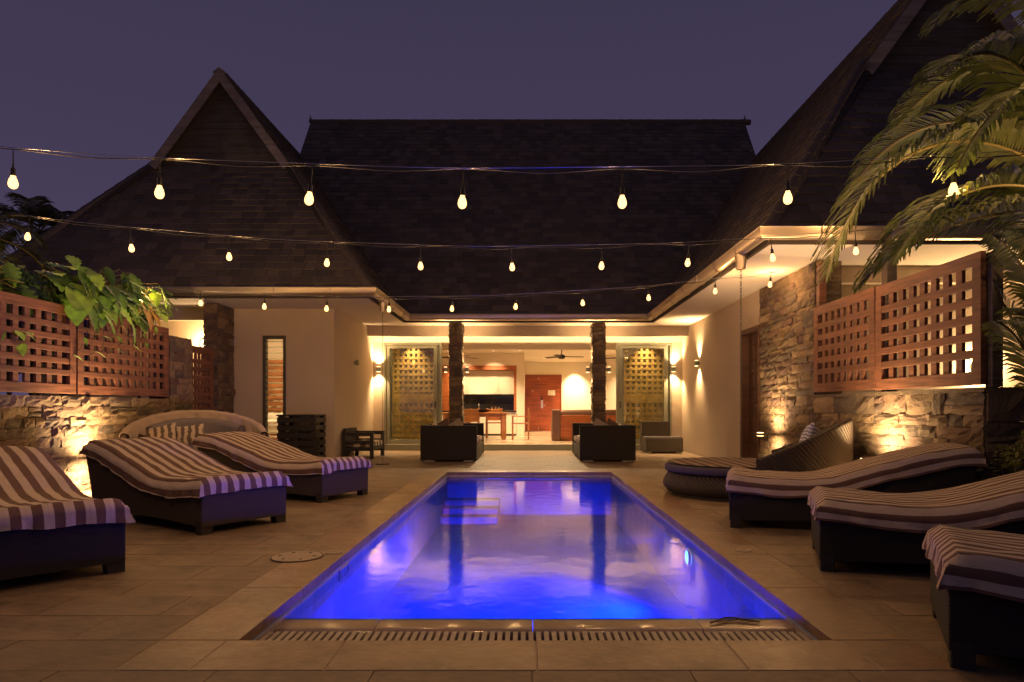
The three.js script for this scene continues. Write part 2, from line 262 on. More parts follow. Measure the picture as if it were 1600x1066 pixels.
{
  const pool = thing('swimming_pool', 'rectangular blue lit swimming pool with sandstone coping in the terrace', 'pool', [0.04, 0, -6.8]);
  const shell = wpart('pool_shell', merge([
    bx(PX0 - 0.2, PX0, FLOORY, -0.05, PD0, PD1), bx(PX1, PX1 + 0.2, FLOORY, -0.05, PD0, PD1), bx(PX0 - 0.2, PX1 + 0.2, FLOORY, -0.05, PD1, PD1 + 0.25),
    bx(PX0 - 0.2, PX1 + 0.2, FLOORY - 0.2, FLOORY, PD0 - 0.2, PD1 + 0.25), bx(PX0 - 0.2, PX1 + 0.2, FLOORY, -0.17, PD0 - 0.2, 3.28),
  ]), M.poolPlaster, pool);
  // coping slabs, each its own piece
  const slab = (x0, x1, d0, d1) => wpart('coping_slab', rb(x0 + 0.002, x1 - 0.002, -0.052, 0.002, -d1 + 0.002, -d0 - 0.002, 0.004, 1), M.coping, pool);
  { const xs = [CX0, -1.286 + 0.0, -0.774, 0.04, 0.85, 1.36, CX1]; for (let i = 0; i < xs.length - 1; i++) slab(xs[i], xs[i + 1], CD0, PD0); }
  for (const [x0, x1] of [[CX0, PX0], [PX1, CX1]]) for (let d = PD0, k = 0; d < PD1 - 0.01; d += 0.8589, k++) slab(x0, x1, d, d + 0.8589);
  { const xs = [CX0, PX0 - 0.002, -0.6, 0.04, 0.68, PX1 + 0.002, CX1]; for (let i = 0; i < xs.length - 1; i++) slab(xs[i], xs[i + 1], PD1, CD1); }
  wpart('joint_bed', merge([bx(CX0, CX1, -0.06, -0.0005, CD0, PD0 - 0.004), bx(CX0, PX0 - 0.004, -0.06, -0.0005, PD0 - 0.004, PD1), bx(PX1 + 0.004, CX1, -0.06, -0.0005, PD0 - 0.004, PD1), bx(CX0, CX1, -0.06, -0.0005, PD1 + 0.004, CD1)]), M.copingJoint, pool);
  // waterline tiles
  const wt = (g, k) => wpart('waterline_tile', g, k % 3 ? M.waterTile : M.waterTile2, pool);
  for (let d = PD0 + 0.005, k = 0; d < PD1 - 0.1; d += 0.2, k++) { const e = Math.min(d + 0.196, PD1 - 0.006); wt(bx(PX0 - 0.004, PX0 + 0.006, -0.185, -0.055, d, e), k + Math.floor(rr(0, 3))); wt(bx(PX1 - 0.006, PX1 + 0.004, -0.185, -0.055, d, e), k + Math.floor(rr(0, 3))); }
  for (let x = PX0 + 0.008, k = 0; x < PX1 - 0.05; x += 0.2, k++) wt(bx(x, Math.min(x + 0.196, PX1 - 0.008), -0.185, -0.055, PD1 - 0.006, PD1 + 0.004), k);
  wpart('far_ledge', rb(PX0 + 0.007, PX1 - 0.007, -0.13, -0.066, -PD1 + 0.007, -PD1 + 0.10, 0.02, 3), M.wet, pool);
  // steps in the far left corner
  for (let k = 0; k < 3; k++) wpart('pool_step', rb(PX0 + 0.002, -0.42, FLOORY, -0.40 - 0.08 * k, -(PD1 - 0.002 - 0.3 * k), -(PD1 - 0.3 - 0.3 * k), 0.012), M.poolPlaster, pool);
  // overflow weir along the near end and the grating in front of it
  { const xs = [PX0 + 0.007, -0.774 + 0.03, 0.03, 0.86, PX1 - 0.007];
    for (let i = 0; i < 4; i++) { const s = new THREE.Shape(); s.moveTo(3.5, -0.6); s.lineTo(3.5, -0.078); s.quadraticCurveTo(3.5, -0.0735, 3.47, -0.0735); s.lineTo(3.36, -0.0755); s.quadraticCurveTo(3.285, -0.078, 3.285, -0.125); s.lineTo(3.285, -0.6); wpart('weir_stone', uvm(toCreasedNormals(new THREE.ExtrudeGeometry(s, { depth: xs[i + 1] - xs[i] - 0.003, bevelEnabled: false, curveSegments: 10 }).rotateY(Math.PI / 2).translate(xs[i] + 0.0015, 0, 0), 0.6)), M.wet, pool); } }
  wpart('drain_channel', bx(PX0, PX1, -0.17, -0.16, PD0, 3.29), M.black, pool);
  for (let x = PX0 + 0.008, k = 0; x < PX1 - 0.01; x += 0.0365, k++) wpart('grate_bar', bx(x, x + 0.022, -0.10, -0.068 + rr(-0.001, 0.001), PD0 + 0.001, 3.265), M.grate, pool);
  // water sheet
  const wg = new THREE.PlaneGeometry(PX1 - PX0 - 0.013, PD1 - 0.09 - 3.47, 1, 1).rotateX(-Math.PI / 2).translate((PX0 + PX1) / 2, WATER + 0.004, -(PD1 - 0.09 + 3.47) / 2);
  wpart('water_surface', uvm(wg), M.water, pool);
  // skimmer mouth
  wpart('skimmer_mouth', merge([bx(PX0 - 0.002, PX0 + 0.014, -0.14, -0.128, 4.48, 4.72), bx(PX0 - 0.002, PX0 + 0.014, -0.075, -0.063, 4.48, 4.72), bx(PX0 - 0.002, PX0 + 0.014, -0.128, -0.075, 4.48, 4.495), bx(PX0 - 0.002, PX0 + 0.014, -0.128, -0.075, 4.705, 4.72)]), M.waterTile2, pool);
  // underwater lamps in the long right wall (seen) and the near end wall
  const lens = glow(new THREE.Color(0.25, 0.75, 1.0), 9);
  const poolLamp = (x, y, d, tx, ty, td, turn, I, ang) => {
    const ring = wpart('lamp_ring', plain(new THREE.TorusGeometry(0.062, 0.012, 10, 28).rotateY(turn).translate(x, y, -d)), M.white, pool);
    wpart('lamp_lens', plain(new THREE.SphereGeometry(0.055, 20, 12).scale(1, 1, 0.28).rotateY(turn).translate(x, y, -d)), lens, ring);
    const n = V(Math.sin(turn), 0, Math.cos(turn));
    const sp = new THREE.SpotLight(POOL, I, 0, ang, 0.6, 2); sp.name = 'pool_lamp_light'; sp.position.set(x, y, -d).addScaledVector(n, 0.07).sub(pool.position); sp.target.position.copy(W(tx, ty, td)).sub(pool.position); sp.castShadow = true; sp.shadow.radius = 3; pool.add(sp, sp.target);
  };
  poolLamp(PX1 - 0.02, -0.20, 5.5, -0.7, -0.62, 5.8, -Math.PI / 2, 55, 0.95);
  for (const x of [-0.85, 0.04, 0.93]) poolLamp(x, -0.30, 3.53, x * 0.8, -1.30, 7.6, Math.PI, 120, 0.36);
}
{ // lids in the coping and the terrace
  const lid = thing('skimmer_lid', 'round pale skimmer lid with finger holes set in left terrace', 'lid', [-1.54, 0.001, -4.58]);
  part('lid_plate', plain(new THREE.LatheGeometry([[0, 0], [0.158, 0], [0.163, 0.004], [0.160, 0.009], [0, 0.009]].map((p) => new THREE.Vector2(...p)), 40)), M.lid, lid);
  part('rim', plain(new THREE.TorusGeometry(0.166, 0.005, 8, 48).rotateX(Math.PI / 2).translate(0, 0.004, 0)), M.grout, lid);
  for (let k = 0; k < 6; k++) part('finger_hole', cyl(0.011, 0.011, 0.002, 12).translate(0.115 * Math.cos(k * 1.05), 0.0105, 0.115 * Math.sin(k * 1.05)), M.black, lid);
  for (const [x, d, l] of [[-1.335, 4.72, 'small round white cap on left pool coping beside the skimmer lid'], [1.515, 4.78, 'small round white cap on the right pool coping']]) {
    const c = thing('valve_cap', l, 'cap', [x, 0.0025, -d], 0, 'round caps in the pool coping');
    part('cap_plate', plain(new THREE.LatheGeometry([[0, 0], [0.056, 0], [0.056, 0.003], [0.048, 0.006], [0, 0.006]].map((p) => new THREE.Vector2(...p)), 28)), M.lid, c);
    part('slot', bx(-0.02, 0.02, 0.0062, 0.0072, -0.003, 0.003), M.grout, c);
  }
  // dead leaf stranded on the weir
  const lf = thing('fallen_leaf', 'dark curled dead palm leaflet lying on the wet pool edge', 'leaf', [1.03, -0.070, -3.43]);
  const pts = []; for (let i = 0; i <= 12; i++) { const t = i / 12; pts.push(V(lerp(-0.12, 0.13, t), 0.005 + 0.006 * Math.sin(Math.PI * t), 0.04 - 0.06 * Math.sin(Math.PI * t) + 0.008 * Math.sin(t * 11))); }
  part('stalk', tube(pts, 0.004, 24, 5), M.dryLeaf, lf);
  part('blade', merge([0.2, 0.35, 0.5, 0.66, 0.8].map((t) => { const g = new THREE.SphereGeometry(1, 8, 6).scale(0.035, 0.003, 0.008).rotateY(0.7 - t * 0.4); return g.translate(lerp(-0.13, 0.13, t) + 0.02, 0.004, 0.045 - 0.05 * Math.sin(Math.PI * t)); })), M.dryLeaf, lf);
}

// ---------------------------------------------------------------- roofs
const TANP = 1.376, CP = 1 / Math.hypot(1, TANP), SP = TANP * CP, EY = 2.97;   // roof pitch, eave height
const WL = -2.63, WR = 2.71, FL = 11.45, FM = 14.7, FR = 7.67, RXL = -6.0, RXR = 6.0;
const unitBox = uvm(new THREE.BoxGeometry(1, 1, 1));
function scan(poly, v) { let a = Infinity, b = -Infinity; for (let i = 0; i < poly.length; i++) { const [u0, v0] = poly[i], [u1, v1] = poly[(i + 1) % poly.length]; if ((v0 <= v && v1 >= v) || (v1 <= v && v0 >= v)) { if (Math.abs(v1 - v0) < 1e-9) continue; const u = lerp(u0, u1, (v - v0) / (v1 - v0)); a = Math.min(a, u); b = Math.max(b, u); } } return [a, b]; }
function roofPlane(o, u, v, poly) {   // returns [deck geometry, shingle list]
  const n = u.clone().cross(v).normalize(), basis = new THREE.Matrix4().makeBasis(u, v, n).setPosition(o);
  const s = new THREE.Shape(poly.map((p) => new THREE.Vector2(...p)));
  const deck = plain(new THREE.ExtrudeGeometry(s, { depth: 0.07, bevelEnabled: false })).translate(0, 0, -0.085).applyMatrix4(basis);
  const list = [], vmax = Math.max(...poly.map((p) => p[1])), E = 0.172, q = new THREE.Quaternion().setFromRotationMatrix(new THREE.Matrix4().makeBasis(u, v, n));
  for (let vv = 0, row = 0; vv < vmax - 0.05; vv += E, row++) {
    const [a, b] = scan(poly, Math.min(vv + E * 0.5, vmax - 0.01)); if (!(b > a)) continue;
    let x = a - rr(0, 0.12);
    while (x < b) {
      const w = rr(0.15, 0.30), x0 = Math.max(x, a), x1 = Math.min(x + w, b); x += w + 0.006;
      if (x1 - x0 < 0.03) continue;
      const th = rr(0.012, 0.024), L = Math.min(0.27, vmax - vv + 0.02), drop = rr(-0.012, 0.012), t = new THREE.Quaternion().setFromAxisAngle(V(1, 0, 0), -0.075 + rr(-0.02, 0.012)).premultiply(q);
      const c = V((x0 + x1) / 2, vv + L / 2 - 0.03 + drop, 0.014 + th / 2).applyMatrix4(basis);
      list.push({ geo: unitBox, mat: pick(shingleMats), size: Math.sqrt((x1 - x0) * E), m: new THREE.Matrix4().compose(c, t, V(x1 - x0, L, th)) });
    }
  }
  return [deck, list];
}
const slope = (rise) => rise / SP;
function capRow(parent, a, b, r = 0.09) {   // ridge or hip cap: overlapping bent tiles
  const dir = b.clone().sub(a), L = dir.length(); dir.normalize();
  const side = V(0, 1, 0).cross(dir).normalize(), up = dir.clone().cross(side).normalize(), gs = [];
  for (let s = 0; s < L; s += 0.26) { const c = a.clone().addScaledVector(dir, s + 0.13); const g = new THREE.CylinderGeometry(r, r * 1.12, 0.3, 6, 1, false, 0, Math.PI * 2).rotateY(rr(-0.1, 0.1)); gs.push(plain(g).applyMatrix4(new THREE.Matrix4().makeBasis(side, dir, up.clone().negate()).setPosition(c))); }
  return wpart('ridge_cap', merge(gs), shingleMats[0], parent);
}
const GB = 2.05;   // how far the gablet stands behind the eave
function wingRoof(wing, eaveX, ridgeX, front, mirror) {
  const half = Math.abs(ridgeX - eaveX), rise = half * TANP, s1 = slope(GB * TANP), sm = slope(rise), out = ridgeX + (ridgeX - eaveX);
  const xa = Math.min(eaveX, out), xb = Math.max(eaveX, out), gd = front + GB, list = [], decks = [];
  { const [d, l] = roofPlane(W(xa, EY, front), V(1, 0, 0), V(0, SP, -CP), [[0, 0], [xb - xa, 0], [xb - xa - GB, s1], [GB, s1]]); decks.push(d); list.push(...l); }
  const back = FM, run = half;   // valley with the main roof
  const poly = [[0, 0], [back - front, 0], [back - front + run, sm], [GB - 0.16, sm], [GB - 0.16, s1]];
  if (!mirror) { const [d, l] = roofPlane(W(eaveX, EY, front), V(0, 0, -1), V(-CP, SP, 0), poly); decks.push(d); list.push(...l); }
  else { const L = back - front + run, p2 = poly.map(([a, b]) => [L - a, b]).reverse(); const [d, l] = roofPlane(W(eaveX, EY, front + L), V(0, 0, 1), V(CP, SP, 0), p2); decks.push(d); list.push(...l); }
  // the far slope, out of sight: boarded deck only
  { const q = [[0, 0], [10, 0], [10, sm], [GB - 0.16, sm], [GB - 0.16, s1]];
    if (!mirror) { const L = 10, p2 = q.map(([a, b]) => [L - a, b]).reverse(); decks.push(roofPlane(W(out, EY, front + L), V(0, 0, 1), V(CP, SP, 0), p2)[0]); }
    else decks.push(roofPlane(W(out, EY, front), V(0, 0, -1), V(-CP, SP, 0), q)[0]); }
  const roof = wpart('roof', uvm(merge(decks)), M.deck, wing);
  pieces(roof, 'shingle', 'far_shingles', list);
  const gy = EY + GB * TANP, gh = half - GB, apexY = EY + rise;
  capRow(wing, W(xa + 0.02, EY + 0.04, front + 0.02), W(xa + GB, gy + 0.03, gd)); capRow(wing, W(xb - 0.02, EY + 0.04, front + 0.02), W(xb - GB, gy + 0.03, gd));
  capRow(wing, W(ridgeX, apexY - 0.01, gd + 0.02), W(ridgeX, apexY + 0.02, FM + run), 0.07);
  // gablet: lapped boards between barge boards
  const gs = new THREE.Shape([new THREE.Vector2(-gh, 0), new THREE.Vector2(gh, 0), new THREE.Vector2(0, gh * TANP)]);
  const gable = wpart('gable', uvm(new THREE.ExtrudeGeometry(gs, { depth: 0.06, bevelEnabled: false }).translate(ridgeX, gy, -gd - 0.09)), M.boardDark, wing);
  for (let y = 0.0; y < gh * TANP - 0.12; y += 0.125) {
    const hw = gh - (y + 0.06) / TANP; if (hw < 0.05) break;
    wpart('board', uvm(new THREE.BoxGeometry(hw * 2, 0.135, 0.022).rotateX(-0.10).translate(ridgeX, gy + y + 0.062, -gd - 0.022)), M.boardDark, gable);
  }
  for (const s of [-1, 1]) {
    const a = new THREE.Vector2(s * (gh + 0.06), -0.04), b = new THREE.Vector2(0, gh * TANP + 0.045), len = a.distanceTo(b);
    const g = new THREE.BoxGeometry(len, 0.16, 0.035).translate(0, -0.08, 0).rotateZ(s > 0 ? -Math.atan(TANP) : Math.atan(TANP));
    wpart('barge_board', uvm(g.translate(ridgeX + (a.x + b.x) / 2, gy + (a.y + b.y) / 2 + 0.0, -gd + 0.175 + (s > 0 ? 0.002 : 0))), M.barge, wing);
  }
}
// ---------------------------------------------------------------- stone cladding
const stoneGeos = Array.from({ length: 12 }, () => {
  const nx = 4, ny = 3, g = new THREE.BoxGeometry(1, 1, 1, nx, ny, 1), p = g.attributes.position, m = new Map();
  for (let i = 0; i < p.count; i++) {
    const k = [p.getX(i), p.getY(i), p.getZ(i)].map((v) => v.toFixed(3)).join();
    if (!m.has(k)) { const front = p.getZ(i) > 0.4, edge = Math.abs(p.getX(i)) > 0.45 || Math.abs(p.getY(i)) > 0.45; m.set(k, front ? [edge ? rr(-0.01, 0.03) * Math.sign(p.getX(i)) : rr(-0.06, 0.06), edge ? rr(-0.01, 0.05) * Math.sign(p.getY(i)) : rr(-0.06, 0.06), edge ? (rnd() < 0.45 ? rr(-0.40, -0.15) : rr(-0.12, 0.0)) : rr(-0.2, 0.34)] : [0, 0, 0]); }
    const d = m.get(k); p.setXYZ(i, p.getX(i) + d[0], p.getY(i) + d[1], p.getZ(i) + d[2]);
  }
  g.deleteAttribute('normal'); g.computeVertexNormals(); const q = uvm(g), uv = q.attributes.uv, ou = rnd(), ov = rnd(); for (let i = 0; i < uv.count; i++) uv.setXY(i, uv.getX(i) * 0.3 + ou, uv.getY(i) * 0.11 + ov); return q;
});
// face: o = lower corner, u = along, n = outward; returns the pieces
function stoneFace(o, u, n, len, hgt, h0 = 0.075, h1 = 0.15, l0 = 0.14, l1 = 0.5) {
  const up = V(0, 1, 0);
  if (u.clone().cross(up).dot(n) < 0) { o = o.clone().addScaledVector(u, len); u = u.clone().negate(); }   // keep the frame right-handed
  const q = new THREE.Quaternion().setFromRotationMatrix(new THREE.Matrix4().makeBasis(u, up, n)), list = [];
  let y = 0;
  while (y < hgt - 0.02) {
    let h = rr(h0, h1); if (hgt - y - h < h0) h = hgt - y;
    let x = 0;
    while (x < len - 0.01) {
      let l = rr(l0, l1); if (len - x - l < l0) l = len - x;
      const add = (yy, hh) => { const dep = rnd() < 0.2 ? rr(0.052, 0.068) : rr(0.042, 0.052), c = o.clone().addScaledVector(u, x + l / 2).addScaledVector(up, yy + hh / 2).addScaledVector(n, dep / 2 - 0.018); list.push({ geo: pick(stoneGeos), mat: pick(stoneMats), size: Math.sqrt(l * hh), m: new THREE.Matrix4().compose(c, q.clone().multiply(new THREE.Quaternion().setFromAxisAngle(V(0, 0, 1), rr(-0.02, 0.02))), V(Math.max(0.02, l - 0.007), hh - 0.006, dep)) }); };
      if (h > 0.125 && rnd() < 0.35) { const k = rr(0.4, 0.6); add(y, h * k); add(y + h * k, h * (1 - k)); } else add(y, h);
      x += l;
    }
    y += h;
  }
  return list;
}

// ---------------------------------------------------------------- lamps
function sconce(x, y, d, nx, nd, label, lit = true, I = 18) {   // up and down wall lamp; (nx, nd) points away from the wall
  const t = thing('wall_lamp', label, 'lamp', [x + nx * 0.055, y, -(d + nd * 0.055)], Math.atan2(nx, -nd), 'up and down wall lamps');
  part('housing', merge([rb(-0.05, 0.05, -0.055, 0.055, -0.02, 0.05, 0.008), rb(-0.03, 0.03, -0.03, 0.03, -0.054, -0.018, 0.004)]), M.alu, t);
  if (!lit) { part('lens', rb(-0.04, 0.04, 0.0555, 0.0585, -0.012, 0.042, 0.001), M.white, t); return t; }
  for (const s of [1, -1]) {
    part('glowing_lens', rb(-0.042, 0.042, s > 0 ? 0.0555 : -0.0605, s > 0 ? 0.0605 : -0.0555, -0.013, 0.043, 0.001), glow(WARM, 8), t);
    const sp = new THREE.SpotLight(WARM, I, 0, 0.95, 0.75, 2); sp.name = 'wall_lamp_light'; sp.position.set(0, s * 0.07, 0.015); sp.target.position.set(0, s * 1.5, 0.06); sp.castShadow = true; sp.shadow.radius = 1.5; t.add(sp, sp.target);
  }
  return t;
}
function garden(x, y, d, nx, label, I) {   // low brick light on a stone wall
  const t = thing('garden_wall_lamp', label, 'lamp', [x + nx * 0.25, y, -d], Math.atan2(nx, 0), 'low up and down lamps on the stone walls');
  part('housing', merge([rb(-0.06, 0.06, -0.02, 0.02, -0.06, 0.04, 0.006), rb(-0.02, 0.02, -0.012, 0.012, -0.23, -0.058, 0.004)]), M.aluDark, t);
  for (const s of [1, -1]) {
    part('glowing_lens', rb(-0.05, 0.05, s > 0 ? 0.0205 : -0.0255, s > 0 ? 0.0255 : -0.0205, -0.03, 0.034, 0.001), glow(WARM, 8), t);
    const sp = new THREE.SpotLight(WARM, I, 0, 1.35, 0.7, 2); sp.name = 'garden_lamp_light'; sp.position.set(0, s * 0.035, 0.005); sp.target.position.set(0, s * 1.0, -0.45); sp.castShadow = true; sp.shadow.radius = 1.2; t.add(sp, sp.target);
  }
}
function downlight(x, y, d, parent, I, angle = 0.9, tx = x, td = d) {
  const ring = wpart('downlight', plain(new THREE.TorusGeometry(0.055, 0.01, 8, 20).rotateX(Math.PI / 2).translate(x, y - 0.004, -d)), M.white, parent);
  wpart('glowing_lens', cyl(0.05, 0.05, 0.006, 20).translate(x, y - 0.005, -d), glow(ROOM, 10), ring);
  const sp = new THREE.SpotLight(ROOM, I * 5.2, 0, angle, 0.8, 2), r = parent.position; sp.name = 'downlight_light'; sp.position.set(x - r.x, y - 0.02 - r.y, -d - r.z); sp.target.position.set(tx - r.x, -r.y, -td - r.z); sp.castShadow = true; sp.shadow.radius = 2; parent.add(sp, sp.target);
}
// ---------------------------------------------------------------- the villa
const SOF = 2.88;
const wingL = thing('villa_wing', 'left wing of the villa with a shingled gablet roof and tall louvre window', 'building', [-6, 0, -15], 0, 'wings of the villa');
const wingR = thing('villa_wing', 'right wing of the villa with a steep shingled roof rising out of the picture', 'building', [6, 0, -13], 0, 'wings of the villa');
const main = thing('villa_main_house', 'main house of the villa with a broad shingled roof and open glass doors', 'building', [0, 0, -20]);
wingRoof(wingL, WL, RXL, FL, false);
wingRoof(wingR, WR, RXR, FR, true);
{ // main roof
  const rise = 4.35 * TANP, sm = slope(rise), v1 = slope(3.35 * TANP);
  const [deck, list] = roofPlane(W(0, EY, FM), V(1, 0, 0), V(0, SP, -CP), [[WL, 0], [WR, 0], [6.05, v1], [6.05, sm], [-6.0, sm], [-6.0, v1]]);
  const back = plain(new THREE.BoxGeometry(12.05, sm, 0.07)).rotateX(0).applyMatrix4(new THREE.Matrix4().makeBasis(V(-1, 0, 0), V(0, SP, CP), V(0, CP, -SP)).setPosition(W(0.025, EY + rise / 2, FM + 4.35 * 1.5)));
  const roof = wpart('roof', uvm(merge([deck, back])), M.deck, main);
  pieces(roof, 'shingle', 'far_shingles', list);
  capRow(main, W(-6.0, EY + rise + 0.02, FM + 4.35), W(6.05, EY + rise + 0.02, FM + 4.35), 0.08);
  for (const x of [-6.03, 6.08]) wpart('ridge_end', uvm(new THREE.ConeGeometry(0.06, 0.22, 5).translate(x, EY + rise + 0.13, -(FM + 4.35))), M.barge, main);
  for (const [x, k] of [[-6.02, 0], [6.07, 1]]) { const s = new THREE.Shape([new THREE.Vector2(0, 0), new THREE.Vector2(4.35, rise), new THREE.Vector2(8.7, 0)]); wpart('gable_end', uvm(new THREE.ExtrudeGeometry(s, { depth: 0.05, bevelEnabled: false }).rotateY(Math.PI / 2).translate(x - 0.025, EY - 0.02, -FM)), M.boardDark, main); }
}
// left wing walls; window opening X -4.98..-4.55, Y 0.35..2.37
{
  const t = 0.2, f = 12.9;
  const wall = wpart('wall', merge([bx(-5.6, -4.98, 0, SOF, f, f + t), bx(-4.55, -3.64, 0, SOF, f, f + t), bx(-4.98, -4.55, 0, 0.35, f, f + t), bx(-4.98, -4.55, 2.37, SOF, f, f + t), bx(-3.84, -3.64, 0, SOF, f + t, 16.2),
    bx(-5.6, -5.45, 0, SOF, f + t, 13.9), bx(-9, -3.84, 0, SOF, 17.8, 18), bx(-9.2, -9, 0, SOF, 13.9, 18)]), M.plaster, wingL);
  wpart('courtyard_wall', merge([bx(-10, -5.6, 0, SOF, 13.7, 13.9)]), M.plaster, wingL);
  wpart('lintel', bx(-10, -5.92, 2.66, SOF, 12.86, 13.0), M.plaster, wingL);
  wpart('soffit', merge([bx(-9.33, -2.68, SOF, SOF + 0.05, FL + 0.04, 13.9), bx(-9.33, -2.68, SOF, SOF + 0.05, 13.9, 18)]), M.ceiling, wingL);
  wpart('bedroom_floor', bx(-8.98, -3.86, 0.04, 0.1, 13.92, 17.78), M.floorIn, wingL);
  // louvre window
  const fr = wpart('window_frame', merge([bx(-4.98, -4.93, 0.35, 2.37, f - 0.02, f + 0.1), bx(-4.60, -4.55, 0.35, 2.37, f - 0.02, f + 0.1), bx(-4.93, -4.60, 0.35, 0.40, f - 0.02, f + 0.1), bx(-4.93, -4.60, 2.31, 2.37, f - 0.02, f + 0.1)]), M.aluDark, wingL);
  for (let k = 0; k < 17; k++) {
    const y = 0.46 + k * 0.113;
    wpart('louvre_blade', uvm(new THREE.BoxGeometry(0.31, 0.006, 0.10).rotateX(0.35).translate(-4.765, y, -(f + 0.04))), M.louvreGlass, fr);
    for (const s of [-4.925, -4.605]) wpart('louvre_clip', bx(s - 0.004, s + 0.004, y - 0.02, y + 0.02, f + 0.0, f + 0.08), M.black, fr);
  }
  // bedroom behind it
  const p = new THREE.PointLight(ROOM, 17, 0, 2); const lampG = wpart('ceiling_lamp', plain(new THREE.SphereGeometry(0.09, 16, 12).translate(-5.3, 2.70, -15.9)), glow(ROOM, 9), wingL);
  p.name = 'bedroom_light'; p.position.set(-5.3 + 6, 2.70, -15.9 + 15); p.castShadow = true; p.shadow.radius = 4; wingL.add(p);
}
{ // bedroom furniture seen through the louvres
  const b = thing('bed', 'white made bed in the bedroom seen through louvre window', 'bed', [-6.1, 0.1, -16.3]);
  part('mattress', rb(-0.7, 0.7, 0.3, 0.62, -1.3, 1.0, 0.06, 3), M.bed, b); part('base', rb(-0.7, 0.7, 0, 0.3, -1.3, 1.0, 0.01), M.orangeWood, b); part('pillow', rb(-0.5, 0.1, 0.62, 0.78, -1.2, -0.8, 0.06, 3), M.bed, b);
  const c = thing('timber_blind', 'orange slatted timber blind inside the bedroom seen through louvre window', 'blind', [-6.5, 0.80, -17.74]);
  for (let k = 0; k < 14; k++) part('slat', bx(-1.1, 1.1, k * 0.105, k * 0.105 + 0.095, -0.01, 0.012), M.blind, c);
}
function ceilingFan(x, y, d, turn, label) {
  const t = thing('ceiling_fan', label, 'fan', [x, y, -d], turn, 'dark ceiling fans indoors');
  part('rod', merge([cyl(0.012, 0.012, 0.22, 10).translate(0, -0.11, 0), cyl(0.03, 0.06, 0.07, 16).translate(0, -0.035, 0)]), M.black, t);
  part('motor', plain(new THREE.LatheGeometry([[0, -0.34], [0.07, -0.335], [0.11, -0.29], [0.11, -0.25], [0.05, -0.21], [0, -0.21]].map((q) => new THREE.Vector2(...q)), 24)), M.black, t);
  for (let k = 0; k < 3; k++) part('blade', plain(new THREE.BoxGeometry(0.55, 0.008, 0.12).rotateX(0.2).translate(0.37, -0.27, 0).rotateY(k * 2.094)), M.boardDark, t);
  return t;
}
ceilingFan(-5.62, 2.88, 15.2, 0.3, 'dark ceiling fan in the bedroom seen through louvre window');
// right wing walls: plaster D 11.68..16.2, door 10.79..11.68, stone pier 8.7..10.79
{
  wpart('wall', merge([bx(3.69, 3.89, 0, SOF, 11.68, 16.2), bx(3.69, 3.89, 2.32, SOF, 10.79, 11.68)]), M.plaster, wingR);
  wpart('courtyard_wall', bx(3.93, 10, 0, SOF, 9.35, 9.55), M.plaster, wingR);
  wpart('lintel', bx(4.0, 10, 2.66, SOF, 9.02, 9.16), M.plaster, wingR);
  wpart('soffit', merge([bx(2.76, 9.25, SOF, SOF + 0.05, FR + 0.04, 11), bx(2.76, 3.95, SOF, SOF + 0.05, 11, 18)]), M.ceiling, wingR);
  const df = wpart('door_frame', merge([bx(3.66, 3.84, 0, 2.32, 11.60, 11.68), bx(3.66, 3.84, 0, 2.32, 10.80, 10.86), bx(3.66, 3.84, 2.24, 2.32, 10.86, 11.60)]), M.doorDark, wingR);
  const dr = wpart('door', bx(3.78, 3.82, 0.02, 2.24, 10.86, 11.60), M.doorDark, wingR);
  for (let y = 0.15; y < 2.1; y += 0.24) for (let k = 0; k < 3; k++) wpart('panel', rb(3.766, 3.785, y, y + 0.2, -(10.91 + k * 0.225 + 0.19), -(10.91 + k * 0.225), 0.008), M.doorDark, dr);
  wpart('handle', merge([cyl(0.012, 0.012, 0.14, 10).rotateX(Math.PI / 2).translate(3.73, 1.05, -11.0), cyl(0.012, 0.012, 0.05, 10).rotateZ(Math.PI / 2).translate(3.755, 1.05, -10.94)]), M.steel, dr);
  const pier = wpart('stone_pier', bx(3.72, 4.02, 0, SOF - 0.002, 8.72, 10.78), M.mortar, wingR);
  pieces(pier, 'stone', 'small_stones', [...stoneFace(W(3.70, 0, 8.72), V(0, 0, -1), V(-1, 0, 0), 2.05, SOF - 0.01, 0.075, 0.13, 0.14, 0.5), ...stoneFace(W(3.70, 0, 8.71), V(1, 0, 0), V(0, 0, 1), 0.3, SOF - 0.01, 0.08, 0.14, 0.14, 0.3)]);
  wpart('soffit_post', rb(4.06, 4.18, 0, 2.9, -7.82, -7.70, 0.01), M.post, wingR);
}
